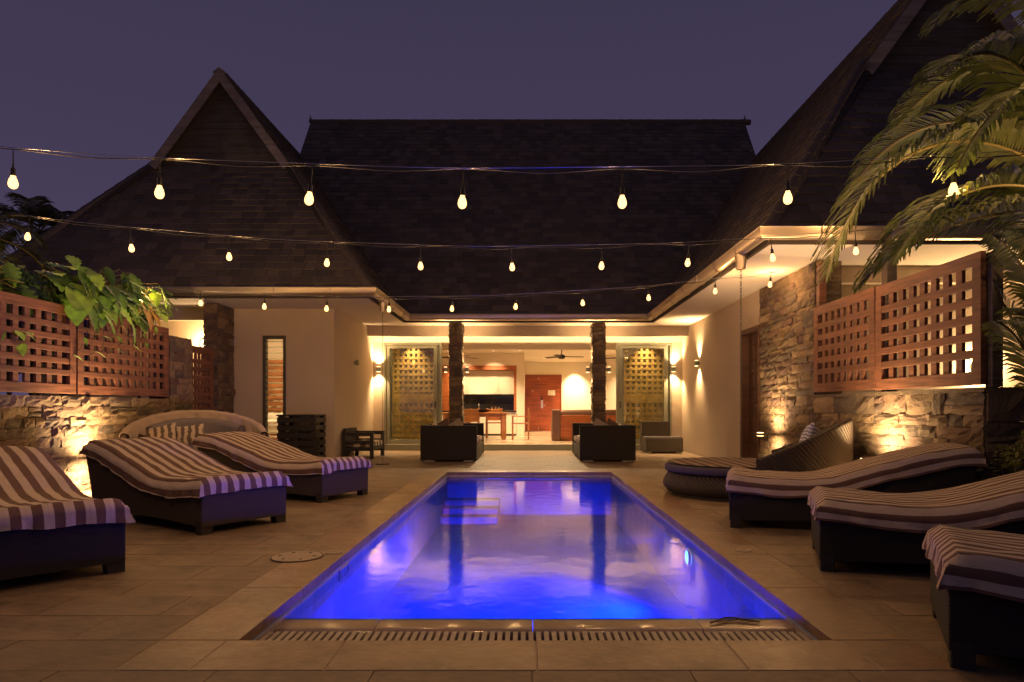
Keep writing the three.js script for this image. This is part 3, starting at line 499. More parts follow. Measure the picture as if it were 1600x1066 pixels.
{ // main house: beam, columns, floor, interior shell
  wpart('beam', bx(-3.64, 3.69, 2.65, SOF, 15.6, 15.75), M.plaster, main);
  wpart('soffit', merge([bx(WL - 0.04, WR + 0.04, SOF, SOF + 0.05, FM + 0.04, 16.4)]), M.ceiling, main);
  wpart('soffit_recess', bx(-3.64, 3.69, SOF - 0.03, SOF - 0.002, 15.76, 16.2), M.ceiling, main);
  wpart('door_head', bx(-3.64, 3.69, 2.56, SOF, 16.2, 16.42), M.plasterIn, main);
  wpart('return_wall', merge([bx(-3.84, -3.39, 0, 2.56, 16.2, 16.42), bx(3.45, 3.89, 0, 2.56, 16.2, 16.42)]), M.plaster, main);
  const IF = 0.14;
  wpart('interior_floor', merge([bx(-4, 5, -0.02, IF, 16.2, 26)]), M.floorIn, main);
  wpart('interior_ceiling', merge([bx(-4, 5, 2.72, 2.80, 16.42, 26), bx(-3.6, 4.8, 2.58, 2.72, 18.4, 18.55)]), M.ceiling, main);
  wpart('interior_wall', merge([
    bx(-4.2, -4.0, 0, 2.72, 16.42, 22.2), bx(-4, -2.93, IF, 2.72, 21.3, 21.5), bx(-0.32, -0.08, IF, 2.72, 21.3, 25.5), bx(-2.93, -0.32, 2.33, 2.72, 21.3, 21.45), bx(-2.93, -0.32, 0.9, 2.33, 22.0, 22.1),
    bx(-0.08, -0.06, IF, 2.72, 25.5, 25.7), bx(1.30, 2.5, IF, 2.72, 25.5, 25.7), bx(-0.06, 1.30, 2.25, 2.72, 25.5, 25.7), bx(2.5, 2.7, IF, 2.72, 22.0, 25.7), bx(2.7, 5.0, IF, 2.72, 22.0, 22.2), bx(5, 5.2, 0, 2.72, 16.42, 22.2),
  ]), M.plasterIn, main);
  wpart('threshold', rb(-2.02, 2.13, 0.002, 0.144, -16.198, -16.15, 0.004), M.alu, main);
  // closets behind the timber screens
  wpart('closet_wall', merge([bx(-2.28, -2.2, IF, 2.72, 16.95, 17.6), bx(-4, -2.28, IF, 2.72, 17.5, 17.6), bx(2.34, 2.42, IF, 2.72, 16.95, 17.6), bx(2.42, 5, IF, 2.72, 17.5, 17.6)]), M.plasterIn, main);
  for (const [x, tx, td, d, I, a] of [[-2.0, -2.0, 22.8, 20.4, 5, 0.6], [-1.0, -1.0, 22.8, 20.4, 5, 0.6], [-1.8, -1.8, 19, 19.2, 8, 1.0], [0.6, 0.6, 23.5, 23.4, 10, 1.0], [1.75, 1.9, 25.6, 25.0, 12, 0.7], [0.4, 0.4, 18.2, 17.6, 9, 1.05], [1.9, 1.9, 20, 19.8, 9, 1.0], [3.4, 3.4, 21.6, 21.3, 8, 0.9], [-0.2, -0.2, 20, 20.2, 8, 1.0], [-0.8, -0.8, 14.6, 16.8, 9, 0.85], [0.85, 0.85, 14.6, 16.8, 9, 0.85], [-2.78, -2.78, 16.66, 16.52, 3.2, 0.8], [2.9, 2.9, 16.66, 16.52, 3.2, 0.8]]) downlight(x, 2.72, d, main, I, a, tx, td);
  // LED cove between beam and door head
  wpart('light_cove', bx(-3.4, 3.45, 2.80, 2.82, 15.80, 15.84), glow(WARM, 2.2), main);
  const ra = new THREE.RectAreaLight(WARM, 36, 6.8, 0.06); ra.name = 'cove_light'; ra.position.copy(W(0.02, 2.79, 15.84)).sub(main.position); ra.lookAt(W(0.02, 2.5, 16.0)); main.add(ra);
}
for (const [x, l] of [[-1.57, 'left slim stone clad column before the open glass doors'], [1.60, 'right slim stone clad column before the open glass doors']]) {
  const c = thing('stone_column', l, 'column', [x, 0, -15.25], 0, 'stone columns of the terrace');
  part('core', bx(-0.11, 0.11, 0, SOF - 0.003, -0.18, 0.18), M.mortar, c);
  const L = [];
  L.push(...stoneFace(V(x - 0.12, 0, -15.25 + 0.19), V(1, 0, 0), V(0, 0, 1), 0.24, SOF - 0.01, 0.08, 0.15, 0.1, 0.24), ...stoneFace(V(x - 0.12, 0, -15.25 - 0.18), V(0, 0, 1), V(-1, 0, 0), 0.37, SOF - 0.01, 0.09, 0.15, 0.1, 0.3), ...stoneFace(V(x + 0.12, 0, -15.25 + 0.18), V(0, 0, -1), V(1, 0, 0), 0.37, SOF - 0.01, 0.09, 0.15, 0.1, 0.3));
  pieces(c, 'stone', 'small_stones', L);
}
// gutters: one swept trough with mitred corners
{
  const g = thing('roof_gutter', 'bronze half round metal gutter running round the courtyard eaves', 'gutter', [0, 2.9, -14]);
  const path = [[-9.5, FL], [WL, FL], [WL, FM], [WR, FM], [WR, FR], [9.5, FR]];
  const prof = [[0, 0.075], [0, -0.02], [0.022, -0.055], [0.062, -0.072], [0.102, -0.058], [0.128, -0.02], [0.132, 0.05], [0.14, 0.062], [0.132, 0.074], [0.12, 0.066], [0.118, -0.012], [0.095, -0.045], [0.062, -0.056], [0.03, -0.045], [0.012, -0.012], [0.012, 0.075]];
  const sweep = (prof, y0) => {
    const rows = path.map((p, i) => { const n = (a, b) => { const dx = b[0] - a[0], dd = b[1] - a[1], l = Math.hypot(dx, dd); return [dd / l, -dx / l]; }; const n1 = i ? n(path[i - 1], p) : null, n2 = i < path.length - 1 ? n(p, path[i + 1]) : null, a = n1 ?? n2, b = n2 ?? n1, k = 1 + a[0] * b[0] + a[1] * b[1]; const m = [(a[0] + b[0]) / k, (a[1] + b[1]) / k]; return prof.map(([o, y]) => W(p[0] + m[0] * o, y0 + y, p[1] + m[1] * o)); });
    const pos = []; for (let i = 0; i < rows.length - 1; i++) for (let j = 0; j < prof.length; j++) { const k = (j + 1) % prof.length, A = rows[i][j], B = rows[i + 1][j], C = rows[i + 1][k], D = rows[i][k]; for (const q of [A, B, C, A, C, D]) pos.push(q.x, q.y, q.z); }
    const ge = new THREE.BufferGeometry(); ge.setAttribute('position', new THREE.Float32BufferAttribute(pos, 3)); ge.computeVertexNormals(); return uvm(toCreasedNormals(ge, 0.7));
  };
  wpart('trough', sweep(prof, 2.945), M.gutter, g);
  wpart('fascia', sweep([[-0.002, 0.03], [-0.002, -0.10], [-0.035, -0.10], [-0.035, 0.03]], 2.945), M.fascia, g);
  // straps
  for (let i = 0; i < path.length - 1; i++) {
    const [a, b] = [path[i], path[i + 1]], L = Math.hypot(b[0] - a[0], b[1] - a[1]), nx = (b[1] - a[1]) / L, nd = -(b[0] - a[0]) / L;
    for (let s = 0.55; s < L - 0.2; s += 0.95) {
      const x = lerp(a[0], b[0], s / L), d = lerp(a[1], b[1], s / L), pts = [[0.0, 0.08], [0.0, -0.025], [0.02, -0.06], [0.062, -0.078], [0.106, -0.062], [0.134, -0.02], [0.138, 0.07]].map(([o, y]) => W(x + nx * o, 2.945 + y, d + nd * o));
      wpart('strap', tube(pts, 0.0065, 18, 5), M.gutter, g);
    }
  }
}
function rainChain(x, d, hop, label) {
  const t = thing('rain_chain', label, 'chain', [x, 0, -d], 0, 'rain chains at the gutter corners');
  part('hopper', plain(new THREE.CylinderGeometry(hop, hop * 0.72, hop * 2.1, 4, 1).rotateY(Math.PI / 4).translate(0, 2.80, 0)), M.gutter, t);
  const gs = []; for (let y = 0.06, k = 0; y < 2.72; y += 0.042, k++) gs.push(plain(new THREE.TorusGeometry(0.016, 0.0035, 5, 10).scale(0.7, 1.45, 1).rotateY((k % 2) * Math.PI / 2).translate(0, y, 0)));
  part('chain_links', merge(gs), M.aluDark, t).userData.kind = 'stuff';
  part('drain_plate', cyl(0.13, 0.13, 0.012, 24).translate(0, 0.01, 0), M.black, t);
}
rainChain(WL + 0.065, 12.15, 0.075, 'thin rain chain hanging from the left gutter before the glass doors');
rainChain(WR - 0.065, 8.43, 0.085, 'rain chain hanging from the right gutter beside the round daybed');

// ---------------------------------------------------------------- sliding doors and timber screens
function slider(x0, x1, label, flip) {
  const t = thing('sliding_door', label, 'door', [(x0 + x1) / 2, 0.0, -16.25], 0, 'grey framed sliding glass doors'), w = (x1 - x0) / 2;
  part('sill', rb(-w, w, 0.002, 0.138, 0.052, 0.11, 0.004), M.alu, t);
  part('frame', merge([rb(-w, -w + 0.05, 0.145, 2.56, -0.06, 0.05, 0.004), rb(w - 0.05, w, 0.145, 2.56, -0.06, 0.05, 0.004), rb(-w + 0.05, w - 0.05, 2.50, 2.56, -0.06, 0.05, 0.004)]), M.alu, t);
  for (const k of [0, 1]) {
    const z = k ? -0.03 : 0.02, a = -w + 0.055 + k * 0.05, b = w - 0.055 - (1 - k) * 0.05;
    const leaf = part('leaf_frame', merge([rb(a, a + 0.085, 0.15, 2.49, z - 0.018, z + 0.018, 0.004), rb(b - 0.085, b, 0.15, 2.49, z - 0.018, z + 0.018, 0.004), rb(a + 0.085, b - 0.085, 0.15, 0.25, z - 0.018, z + 0.018, 0.004), rb(a + 0.085, b - 0.085, 2.42, 2.49, z - 0.018, z + 0.018, 0.004)]), M.alu, t);
    part('pane', bx(a + 0.08, b - 0.08, 0.24, 2.43, -z - 0.003, -z + 0.003), M.glass, leaf);
    if (!k) part('handle', rb(flip ? a + 0.02 : b - 0.06, flip ? a + 0.05 : b - 0.03, 1.0, 1.16, z + 0.019, z + 0.035, 0.005), M.black, leaf);
  }
}
slider(-3.39, -2.02, 'left sliding glass door stack with a golden timber screen behind', false);
slider(2.13, 3.45, 'right sliding glass door stack with a golden timber screen behind', true);
function screen(x0, x1, label) {
  const t = thing('timber_screen', label, 'screen', [(x0 + x1) / 2, 0.14, -16.72], 0, 'golden perforated timber screens behind the glass'), w = (x1 - x0) / 2;
  const V0 = (x, a, b) => part('upright', bx(x - 0.032, x + 0.032, a, b, -0.012, 0.012), M.golden, t), H = (y, h = 0.032) => part('rail', bx(-w, w, y - h, y + h, -0.017, 0.017), M.golden, t);
  const n = Math.round((2 * w) / 0.135);
  for (let k = 0; k <= n; k++) { V0(-w + 0.03 + (2 * w - 0.06) * k / n, 0, 1.0); V0(-w + 0.03 + (2 * w - 0.06) * k / n, 1.2, 2.4); }
  for (let y = 0.05; y < 0.98; y += 0.135) H(y); for (let y = 1.28; y < 2.42; y += 0.135) H(y); H(1.10, 0.11);
}
screen(-3.30, -2.24, 'golden square hole timber screen behind the left glass door');
screen(2.38, 3.38, 'golden square hole timber screen behind the right glass door');
// sconces
sconce(3.47, 1.92, 16.2, 0, -1, 'lit wall lamp beside the right edge of the glass doors');
sconce(-3.50, 1.92, 16.2, 0, -1, 'lit wall lamp beside the left edge of the glass doors');
sconce(3.69, 1.96, 14.58, -1, 0, 'lit up and down wall lamp on the long right plaster wall');
sconce(-3.64, 1.96, 14.4, 1, 0, 'unlit wall lamp on the left wing side wall', false);
for (const [x, n, l] of [[-1.74, -1, 'lamp on the left side of the left stone column'], [-1.40, 1, 'lamp on the right side of the left stone column'], [1.43, -1, 'lamp on the left side of the right stone column'], [1.77, 1, 'lamp on the right side of the right stone column']]) sconce(x, 1.86, 15.25, n, 0, l, true, 9);

// ---------------------------------------------------------------- garden walls with timber lattice on top
{
  const w = thing('stone_garden_wall', 'low rough stone wall along the right of the terrace', 'wall', [3.85, 0, -7.1], 0, 'low stone walls beside the terrace');
  wpart('core', bx(3.72, 3.98, 0, 1.13, 5.52, 8.68), M.mortar, w);
  pieces(w, 'stone', 'small_stones', [...stoneFace(W(3.70, 0, 5.50), V(0, 0, -1), V(-1, 0, 0), 3.2, 1.13, 0.08, 0.14, 0.16, 0.55), ...stoneFace(W(3.70, 0, 5.50), V(1, 0, 0), V(0, 0, 1), 0.3, 1.13, 0.1, 0.15, 0.14, 0.3)], 298);
  wpart('capstone', merge([bx(3.67, 4.02, 1.13, 1.17, 5.48, 6.5), bx(3.67, 4.02, 1.13, 1.169, 6.505, 7.6), bx(3.67, 4.02, 1.13, 1.17, 7.605, 8.70)]), stoneMats[1], w);
  const l = thing('stone_garden_wall', 'low rough stone wall along the left of the terrace', 'wall', [-5.55, 0, -8], 0, 'low stone walls beside the terrace');
  wpart('core', merge([bx(-5.7, -5.42, 0, 1.12, 4.6, 10.26), bx(-5.7, -5.42, 0, 2.1, 10.30, 10.98)]), M.mortar, l);
  pieces(l, 'stone', 'small_stones', [...stoneFace(W(-5.40, 0, 10.28), V(0, 0, 1), V(1, 0, 0), 5.6, 1.14, 0.075, 0.14, 0.14, 0.5), ...stoneFace(W(-5.40, 0, 10.98), V(0, 0, 1), V(1, 0, 0), 0.68, 2.1, 0.09, 0.16, 0.14, 0.34), ...stoneFace(W(-5.68, 0, 10.30), V(1, 0, 0), V(0, 0, 1), 0.26, 2.1, 0.09, 0.15, 0.14, 0.26)], 298);
  const p = thing('stone_pillar', 'tall dark stone pillar between the lattice gate and the left wing wall', 'pillar', [-5.65, 0, -12.45]);
  wpart('core', bx(-5.75, -5.55, 0, SOF - 0.003, 12.22, 12.88), M.mortar, p);
  pieces(p, 'stone', 'small_stones', [...stoneFace(W(-5.77, 0, 12.21), V(1, 0, 0), V(0, 0, 1), 0.24, SOF - 0.01, 0.09, 0.15, 0.1, 0.24), ...stoneFace(W(-5.54, 0, 12.22), V(0, 0, -1), V(1, 0, 0), 0.65, SOF - 0.01, 0.09, 0.15, 0.14, 0.34)], 290);
}
function latticePanel(x, d0, d1, y0, y1, cols, rows, label, name = 'lattice_fence', group = 'timber lattice panels on the stone walls') {
  const t = thing(name, label, 'lattice', [x, y0, -(d0 + d1) / 2], 0, group), L = (d1 - d0) / 2, H = y1 - y0, fw = 0.11, tk = 0.019;
  const bar = (n, za, zb, ya, yb, k, m) => part(n, rb(-tk - k, tk + k, ya, yb, za, zb, 0.004, 1), m, t);
  bar('top_rail', -L, L, H - fw, H, 0.004, M.lattice); bar('bottom_rail', -L, L, 0, fw, 0.004, M.lattice);
  bar('stile', -L, -L + fw, fw, H - fw, 0.004, M.lattice); bar('stile', L - fw, L, fw, H - fw, 0.004, M.lattice2);
  const iw = 2 * L - 2 * fw, ih = H - 2 * fw, pw = iw / cols, ph = ih / rows;
  for (let c = 1; c < cols; c++) { const z = -L + fw + c * pw; bar('upright', z - pw * 0.24, z + pw * 0.24, fw, H - fw, -0.003, c % 2 ? M.lattice : M.lattice2); }
  for (let r = 1; r < rows; r++) { const y = fw + r * ph; bar('crossbar', -L + fw, L - fw, y - ph * 0.24, y + ph * 0.24, 0.001, r % 2 ? M.lattice2 : M.lattice); }
  return t;
}
latticePanel(3.68, 7.19, 8.70, 1.20, 2.28, 8, 6, 'red brown lattice panel on right stone wall next to the stone pier');
latticePanel(3.68, 5.50, 7.16, 1.19, 2.27, 8, 6, 'red brown lattice panel at the near end of the right stone wall');
latticePanel(-5.40, 8.18, 10.26, 1.17, 2.20, 11, 6, 'red brown lattice panel on left stone wall with leaves over its top');
latticePanel(-5.40, 6.07, 8.15, 1.17, 2.20, 11, 6, 'red brown lattice panel at the left picture edge');
latticePanel(-5.46, 11.02, 11.86, 0.05, 2.02, 5, 13, 'narrow dark timber lattice gate beside the stone pillar', 'lattice_gate', 'timber gates');
for (const [x, d, h, l] of [[-5.52, 8.165, 2.16, 'timber post between the two left lattice panels'], [3.765, 5.50, 2.24, 'dark timber post at the near end of right lattice'], [3.72, 8.62, 2.84, 'short brown timber post against the right stone pier']]) {
  const t = thing('timber_post', l, 'post', [x, d === 8.62 ? 2.29 : d === 5.50 ? 1.171 : 0, -d], 0, 'timber posts by the lattice');
  part('shaft', rb(-0.045, 0.045, 0, h - t.position.y, -0.045, 0.045, 0.006), d === 5.50 ? M.post : M.lattice, t);
  part('post_cap', rb(-0.05, 0.05, h - t.position.y, h - t.position.y + 0.015, -0.05, 0.05, 0.004), M.lattice2, t);
}
garden(3.655, 0.47, 6.85, -1, 'lit low lamp on the right stone wall behind the daybed back', 18);
garden(3.655, 0.62, 9.95, -1, 'lit low lamp on right stone pier behind the daybed', 11);
garden(-5.355, 0.40, 8.22, 1, 'lit low lamp on left stone wall behind the striped lounger', 24);
function courtLamp(x, y, d, label, I) {
  const t = thing('bulkhead_lamp', label, 'lamp', [x, y, -d + 0.06], 0, 'courtyard bulkhead lamps');
  part('base', cyl(0.09, 0.09, 0.03, 20).rotateX(Math.PI / 2).translate(0, 0, -0.04), M.aluDark, t);
  part('glowing_globe', plain(new THREE.SphereGeometry(0.075, 20, 14)), glow(WARM, 7), t);
  const p = new THREE.PointLight(WARM, I, 0, 2); p.name = 'bulkhead_light'; p.castShadow = true; p.shadow.radius = 3; t.add(p);
}
courtLamp(6.2, 1.55, 9.35, 'glowing courtyard lamp on the wall behind the right lattice', 26);
courtLamp(-6.45, 2.30, 13.7, 'glowing courtyard lamp behind the left stone pillar', 11);
{ const s = struct('garden_bed', merge([bx(3.72, 9, -0.055, 0.02, 2.0, 5.45), bx(4.03, 9.3, -0.055, 0.015, 5.45, 9.3)]), M.soil); s.userData.label = 'planted soil bed right of the terrace'; const s2 = struct('garden_bed', bx(-9.5, -5.72, -0.055, 0.02, 3.5, 12), M.soil); s2.userData.label = 'planted soil bed behind the left stone wall'; }

// ---------------------------------------------------------------- loungers
const LL = 1.82, LW = 0.80;
const topY = (s) => 0.365 - 0.035 * Math.sin(Math.PI * clamp(s / 1.0, 0, 1)) + 0.255 * sstep(0.62, 1.86, s);   // wicker top along the length, s = 0 at the foot
function coverGeo(w, L, th, drop, k) {
  const nu = 46, nv = 66, pos = [], uv = [], idx = [];
  const r = 0.045, wob = (a, b) => vnoise(a * 7 + k * 13, b * 7 + k * 5, 997, 997, 3) - 0.5;
  for (let j = 0; j <= nv; j++) for (let i = 0; i <= nu; i++) {
    const ed = (t, n, half) => { const m = 7; if (t < m) return -half - drop * (1 - t / m); if (t > n - m) return half + drop * (1 - (n - t) / m); return lerp(-half, half, (t - m) / (n - 2 * m)); };
    const p = ed(i, nu, w / 2), q = ed(j, nv, L / 2), ap = Math.max(0, Math.abs(p) - w / 2), aq = Math.max(0, Math.abs(q) - L / 2);
    let px = clamp(p, -w / 2, w / 2), qz = clamp(q, -L / 2, L / 2), dn = Math.max(ap, aq);
    const s = qz + L / 2, base = topY(clamp(s, 0, LL)) + th;
    // rounded shoulder
    const inx = Math.max(0, Math.abs(px) - (w / 2 - r)), inz = Math.max(0, Math.abs(qz) - (L / 2 - r)), e = Math.min(r, Math.hypot(inx, inz));
    let y = base - (r - Math.sqrt(Math.max(0, r * r - e * e))) * 0.85 - 0.012 * Math.pow(Math.abs(px) / (w / 2), 4);
    const hemWave = 1 + 0.26 * wob(q * 0.55 + 3, p * 0.8) + 0.05 * Math.sin(q * 5 + k * 2 + p * 4);
    const down = dn * hemWave;
    y -= down;
    const flare = 0.010 + 0.026 * (dn / drop) * (0.6 + wob(p * 3 + 9, q * 3)) + 0.006 * Math.sin((p + q) * 30 + k) * (dn / drop);
    if (ap > 0) px += Math.sign(p) * flare; if (aq > 0) qz += Math.sign(q) * flare;
    y += 0.012 * wob(px * 1.3, qz * 1.3) * (dn ? 0 : 1) + 0.0045 * (vnoise(px * 16 + k * 7, qz * 9, 997, 997, 5) - 0.5);
    pos.push(px, y, qz); uv.push(p, q);
  }
  for (let j = 0; j < nv; j++) for (let i = 0; i < nu; i++) { const a = j * (nu + 1) + i; idx.push(a, a + nu + 1, a + 1, a + 1, a + nu + 1, a + nu + 2); }
  const g = new THREE.BufferGeometry(); g.setAttribute('position', new THREE.Float32BufferAttribute(pos, 3)); g.setAttribute('uv', new THREE.Float32BufferAttribute(uv, 2)); g.setIndex(idx); g.computeVertexNormals(); return g;
}
function loungerBody() {   // side profile extruded across the width; z runs from the foot (-L/2) to the head (+L/2)
  const s = new THREE.Shape(), N = 40;
  s.moveTo(0.0, 0.072); for (let i = 0; i <= 10; i++) { const t = i / 10; s.lineTo(lerp(0.10, LL - 0.22, t), 0.072 + 0.02 * Math.sin(Math.PI * t)); }
  s.lineTo(LL - 0.16, 0.072); s.lineTo(LL, topY(LL)); for (let i = N; i >= 0; i--) s.lineTo(LL * i / N, topY(LL * i / N)); s.lineTo(0, 0.072);
  const g = new THREE.ExtrudeGeometry(s, { depth: LW - 0.03, bevelEnabled: true, bevelThickness: 0.015, bevelSize: 0.008, bevelSegments: 2, curveSegments: 8 });
  return uvm(g.translate(-LL / 2, 0, -(LW - 0.03) / 2).rotateY(-Math.PI / 2));
}
const bodyGeo = loungerBody();
const legGeo = (() => { const s = new THREE.Shape([[0, 0], [0.09, 0], [0.105, 0.10], [0, 0.10]].map((p) => new THREE.Vector2(...p))); return uvm(new THREE.ExtrudeGeometry(s, { depth: 0.07, bevelEnabled: true, bevelThickness: 0.006, bevelSize: 0.005, bevelSegments: 1 }).translate(0, 0, -0.035)); })();
const cushGeo = (() => { const g2 = new THREE.BoxGeometry(LW - 0.05, 0.08, LL - 0.06, 2, 1, 40), p = g2.attributes.position; for (let i = 0; i < p.count; i++) p.setY(i, p.getY(i) * 0.95 + 0.042 + topY(p.getZ(i) + LL / 2)); g2.computeVertexNormals(); return uvm(g2); })();
// (x, d) = foot corner nearest to the camera's middle, (fx, fd) direction from that corner along the foot edge, (hx, hd) towards the head
function lounger(label, cx, cd, hx, hd, k, fine, wick) {
  const t = thing('sun_lounger', label, 'sun lounger', [cx, 0, -cd], Math.atan2(hx, -hd), 'striped wicker sun loungers');
  part('wicker_body', bodyGeo, wick, t);
  for (const sx of [-1, 1]) for (const sz of [-1, 1]) {
    const l = part('leg', legGeo, M.foot, t); l.position.set(sx * (LW / 2 - 0.004), 0, sz * (LL / 2) - (sz > 0 ? 0.16 : -0.04)); l.rotation.y = sx < 0 ? 0 : Math.PI;
  }
  part('cushion', cushGeo, M.cushionDark, t);
  part('striped_cover', coverGeo(LW + 0.012, LL + 0.012, 0.092, 0.098, k), fine ? M.stripeFine : M.stripe, t);
  return t;
}
// place by the two foot corners: A (pool side, far), B (pool side, near); head lies away from the pool
function byFoot(label, ax, ad, bx_, bd, k, fine, wick, away) {
  const ex = ax - bx_, ed = ad - bd, l = Math.hypot(ex, ed); let hx = -ed / l, hd = ex / l; if (hx * away < 0) { hx = -hx; hd = -hd; }
  const mx = (ax + bx_) / 2, md = (ad + bd) / 2;
  return lounger(label, mx + hx * LL / 2, md + hd * LL / 2, hx, hd, k, fine, wick);
}
byFoot('brown striped wicker lounger nearest the left bottom of the picture', -2.46, 4.18, -2.98, 3.58, 1, false, M.wickerDark, -1);
byFoot('brown striped lounger in the middle of the left row', -2.124, 6.03, -2.555, 5.35, 2, false, M.wicker, -1);
byFoot('brown striped lounger farthest in the left row by the pool', -1.84, 7.93, -2.16, 7.18, 3, false, M.wicker, -1);
byFoot('striped lounger farthest in the right row beside the round daybed', 1.93, 6.485, 1.70, 5.70, 4, true, M.wickerDark, 1);
byFoot('striped lounger in the middle of the right row', 2.07, 4.95, 1.80, 4.18, 5, true, M.wickerDark, 1);
byFoot('striped lounger nearest the right bottom corner of the picture', 1.98, 3.334, 1.635, 2.634, 6, true, M.wickerDark, 1);

// ---------------------------------------------------------------- round daybeds
function shellGeo(tm, rb0, rtop, hTop, y0, th, nt = 72, nh = 12, lift = 0) {
  const pos = [], uv = [], idx = [], ring = nh * 2 + 6;
  for (let i = 0; i <= nt; i++) {
    const a = lerp(-tm, tm, i / nt), H = hTop(a), R = rtop(a);
    const P = (t, o) => { const y = lerp(y0, H, t), r = lerp(rb0, R, Math.pow(t, 0.8)) + o; return [Math.sin(a) * r, y, Math.cos(a) * r]; };
    const pts = []; for (let k = 0; k <= nh; k++) pts.push([P(k / nh, 0), k / nh * (H - y0)]);
    for (let k = 1; k <= 4; k++) { const q = P(1, -th / 2 + Math.cos(k / 5 * Math.PI) * th / 2); q[1] += Math.sin(k / 5 * Math.PI) * th / 2; pts.push([q, H - y0 + k * 0.02]); }
    for (let k = nh; k >= 0; k--) pts.push([P(k / nh, -th), 2 * (H - y0) + 0.1 - k / nh * (H - y0)]);
    for (const [q, l] of pts) { pos.push(...q); uv.push(a * rb0, l + lift); }
  }
  const n = nh + 1 + 4 + nh + 1;
  for (let i = 0; i < nt; i++) for (let k = 0; k < n; k++) { const k2 = (k + 1) % n, a = i * n + k, b = (i + 1) * n + k, c = (i + 1) * n + k2, d = i * n + k2; idx.push(a, b, c, a, c, d); }
  for (const i of [0, nt]) for (let k = 1; k < n - 1; k++) i ? idx.push(i * n, i * n + k, i * n + k + 1) : idx.push(i * n, i * n + k + 1, i * n + k);
  const g = new THREE.BufferGeometry(); g.setAttribute('position', new THREE.Float32BufferAttribute(pos, 3)); g.setAttribute('uv', new THREE.Float32BufferAttribute(uv, 2)); g.setIndex(idx);
  g.computeVertexNormals(); return g;
}
function pillowGeo(w, h, th) {
  const n = 12, g = new THREE.BoxGeometry(w, h, th, n, n, 2), p = g.attributes.position;
  for (let i = 0; i < p.count; i++) { const u = p.getX(i) / (w / 2), v = p.getY(i) / (h / 2), f = Math.pow(Math.max(0, (1 - u * u) * (1 - v * v)), 0.45); p.setXYZ(i, p.getX(i) * (1 - 0.07 * (1 - v * v) * 0 - 0.06 * (1 - Math.abs(v)) * Math.abs(u)), p.getY(i) * (1 - 0.06 * (1 - Math.abs(u)) * Math.abs(v)), Math.sign(p.getZ(i)) * (0.012 + th / 2 * f) * (p.getZ(i) === 0 ? 0 : 1)); }
  const m = mergeVertices(g.deleteAttribute('normal') && g); m.computeVertexNormals(); return plain(m);
}
const drum = (r, h, bulge) => { const q = []; for (let i = 0; i <= 14; i++) { const t = i / 14; q.push(new THREE.Vector2(r * (0.93 + bulge * Math.sin(Math.PI * Math.pow(t, 0.8))), 0.03 + t * h)); } q.push(new THREE.Vector2(r * 0.8, h + 0.03), new THREE.Vector2(0.001, h + 0.03)); const g = new THREE.LatheGeometry(q, 64), uv = g.attributes.uv; for (let i = 0; i < uv.count; i++) uv.setXY(i, uv.getX(i) * 2 * Math.PI * r, uv.getY(i) * h * 1.3); return plain(g); };
const disc = (r, y, h) => plain(new THREE.LatheGeometry([[0.001, y], [r - 0.02, y], [r, y + 0.02], [r, y + h - 0.025], [r - 0.03, y + h], [0.001, y + h + 0.008]].map((p) => new THREE.Vector2(...p)), 64));
{ // right: ottoman and curved back love seat facing each other
  const o = thing('round_ottoman', 'round dark wicker ottoman with navy cushion at the right of the pool', 'ottoman', [2.42, 0, -7.98]);
  part('plinth', cyl(0.74, 0.74, 0.035, 56).translate(0, 0.018, 0), M.foot, o);
  part('wicker_drum', drum(0.80, 0.23, 0.085), M.wickerDiagDark, o);
  const c = part('cushion', disc(0.79, 0.265, 0.095), M.cushionNavy, o);
  part('striped_towel', (() => { const g = new THREE.CircleGeometry(0.765, 56).rotateX(-Math.PI / 2).translate(0, 0.372, 0); return uvm(g); })(), M.stripeDark, c);
  const t = thing('daybed_seat', 'curved high back wicker daybed seat against the right stone wall', 'daybed', [2.78, 0, -7.62], Math.atan2(0.90, 0.42));
  part('plinth', cyl(0.70, 0.70, 0.035, 48).translate(0, 0.018, 0), M.foot, t);
  part('wicker_back', shellGeo(1.72, 0.78, (a) => 0.80 - 0.02 * Math.cos(a), (a) => 0.40 + 0.46 * Math.pow(Math.max(0, Math.cos(a * 0.80)), 1.3), 0.035, 0.06), M.wickerDiagDark, t);
  part('seat_cushion', disc(0.70, 0.22, 0.12), M.cushionNavy, t);
  const p = thing('throw_pillow', 'pale blue zigzag pillow on the right daybed', 'pillow', [3.10, 0.60, -7.52], Math.atan2(-0.9, -0.4)); p.rotation.x = 0; part('pillow_body', pillowGeo(0.46, 0.46, 0.17).rotateX(-0.25).rotateZ(0.1), M.pillowBlue, p);
}
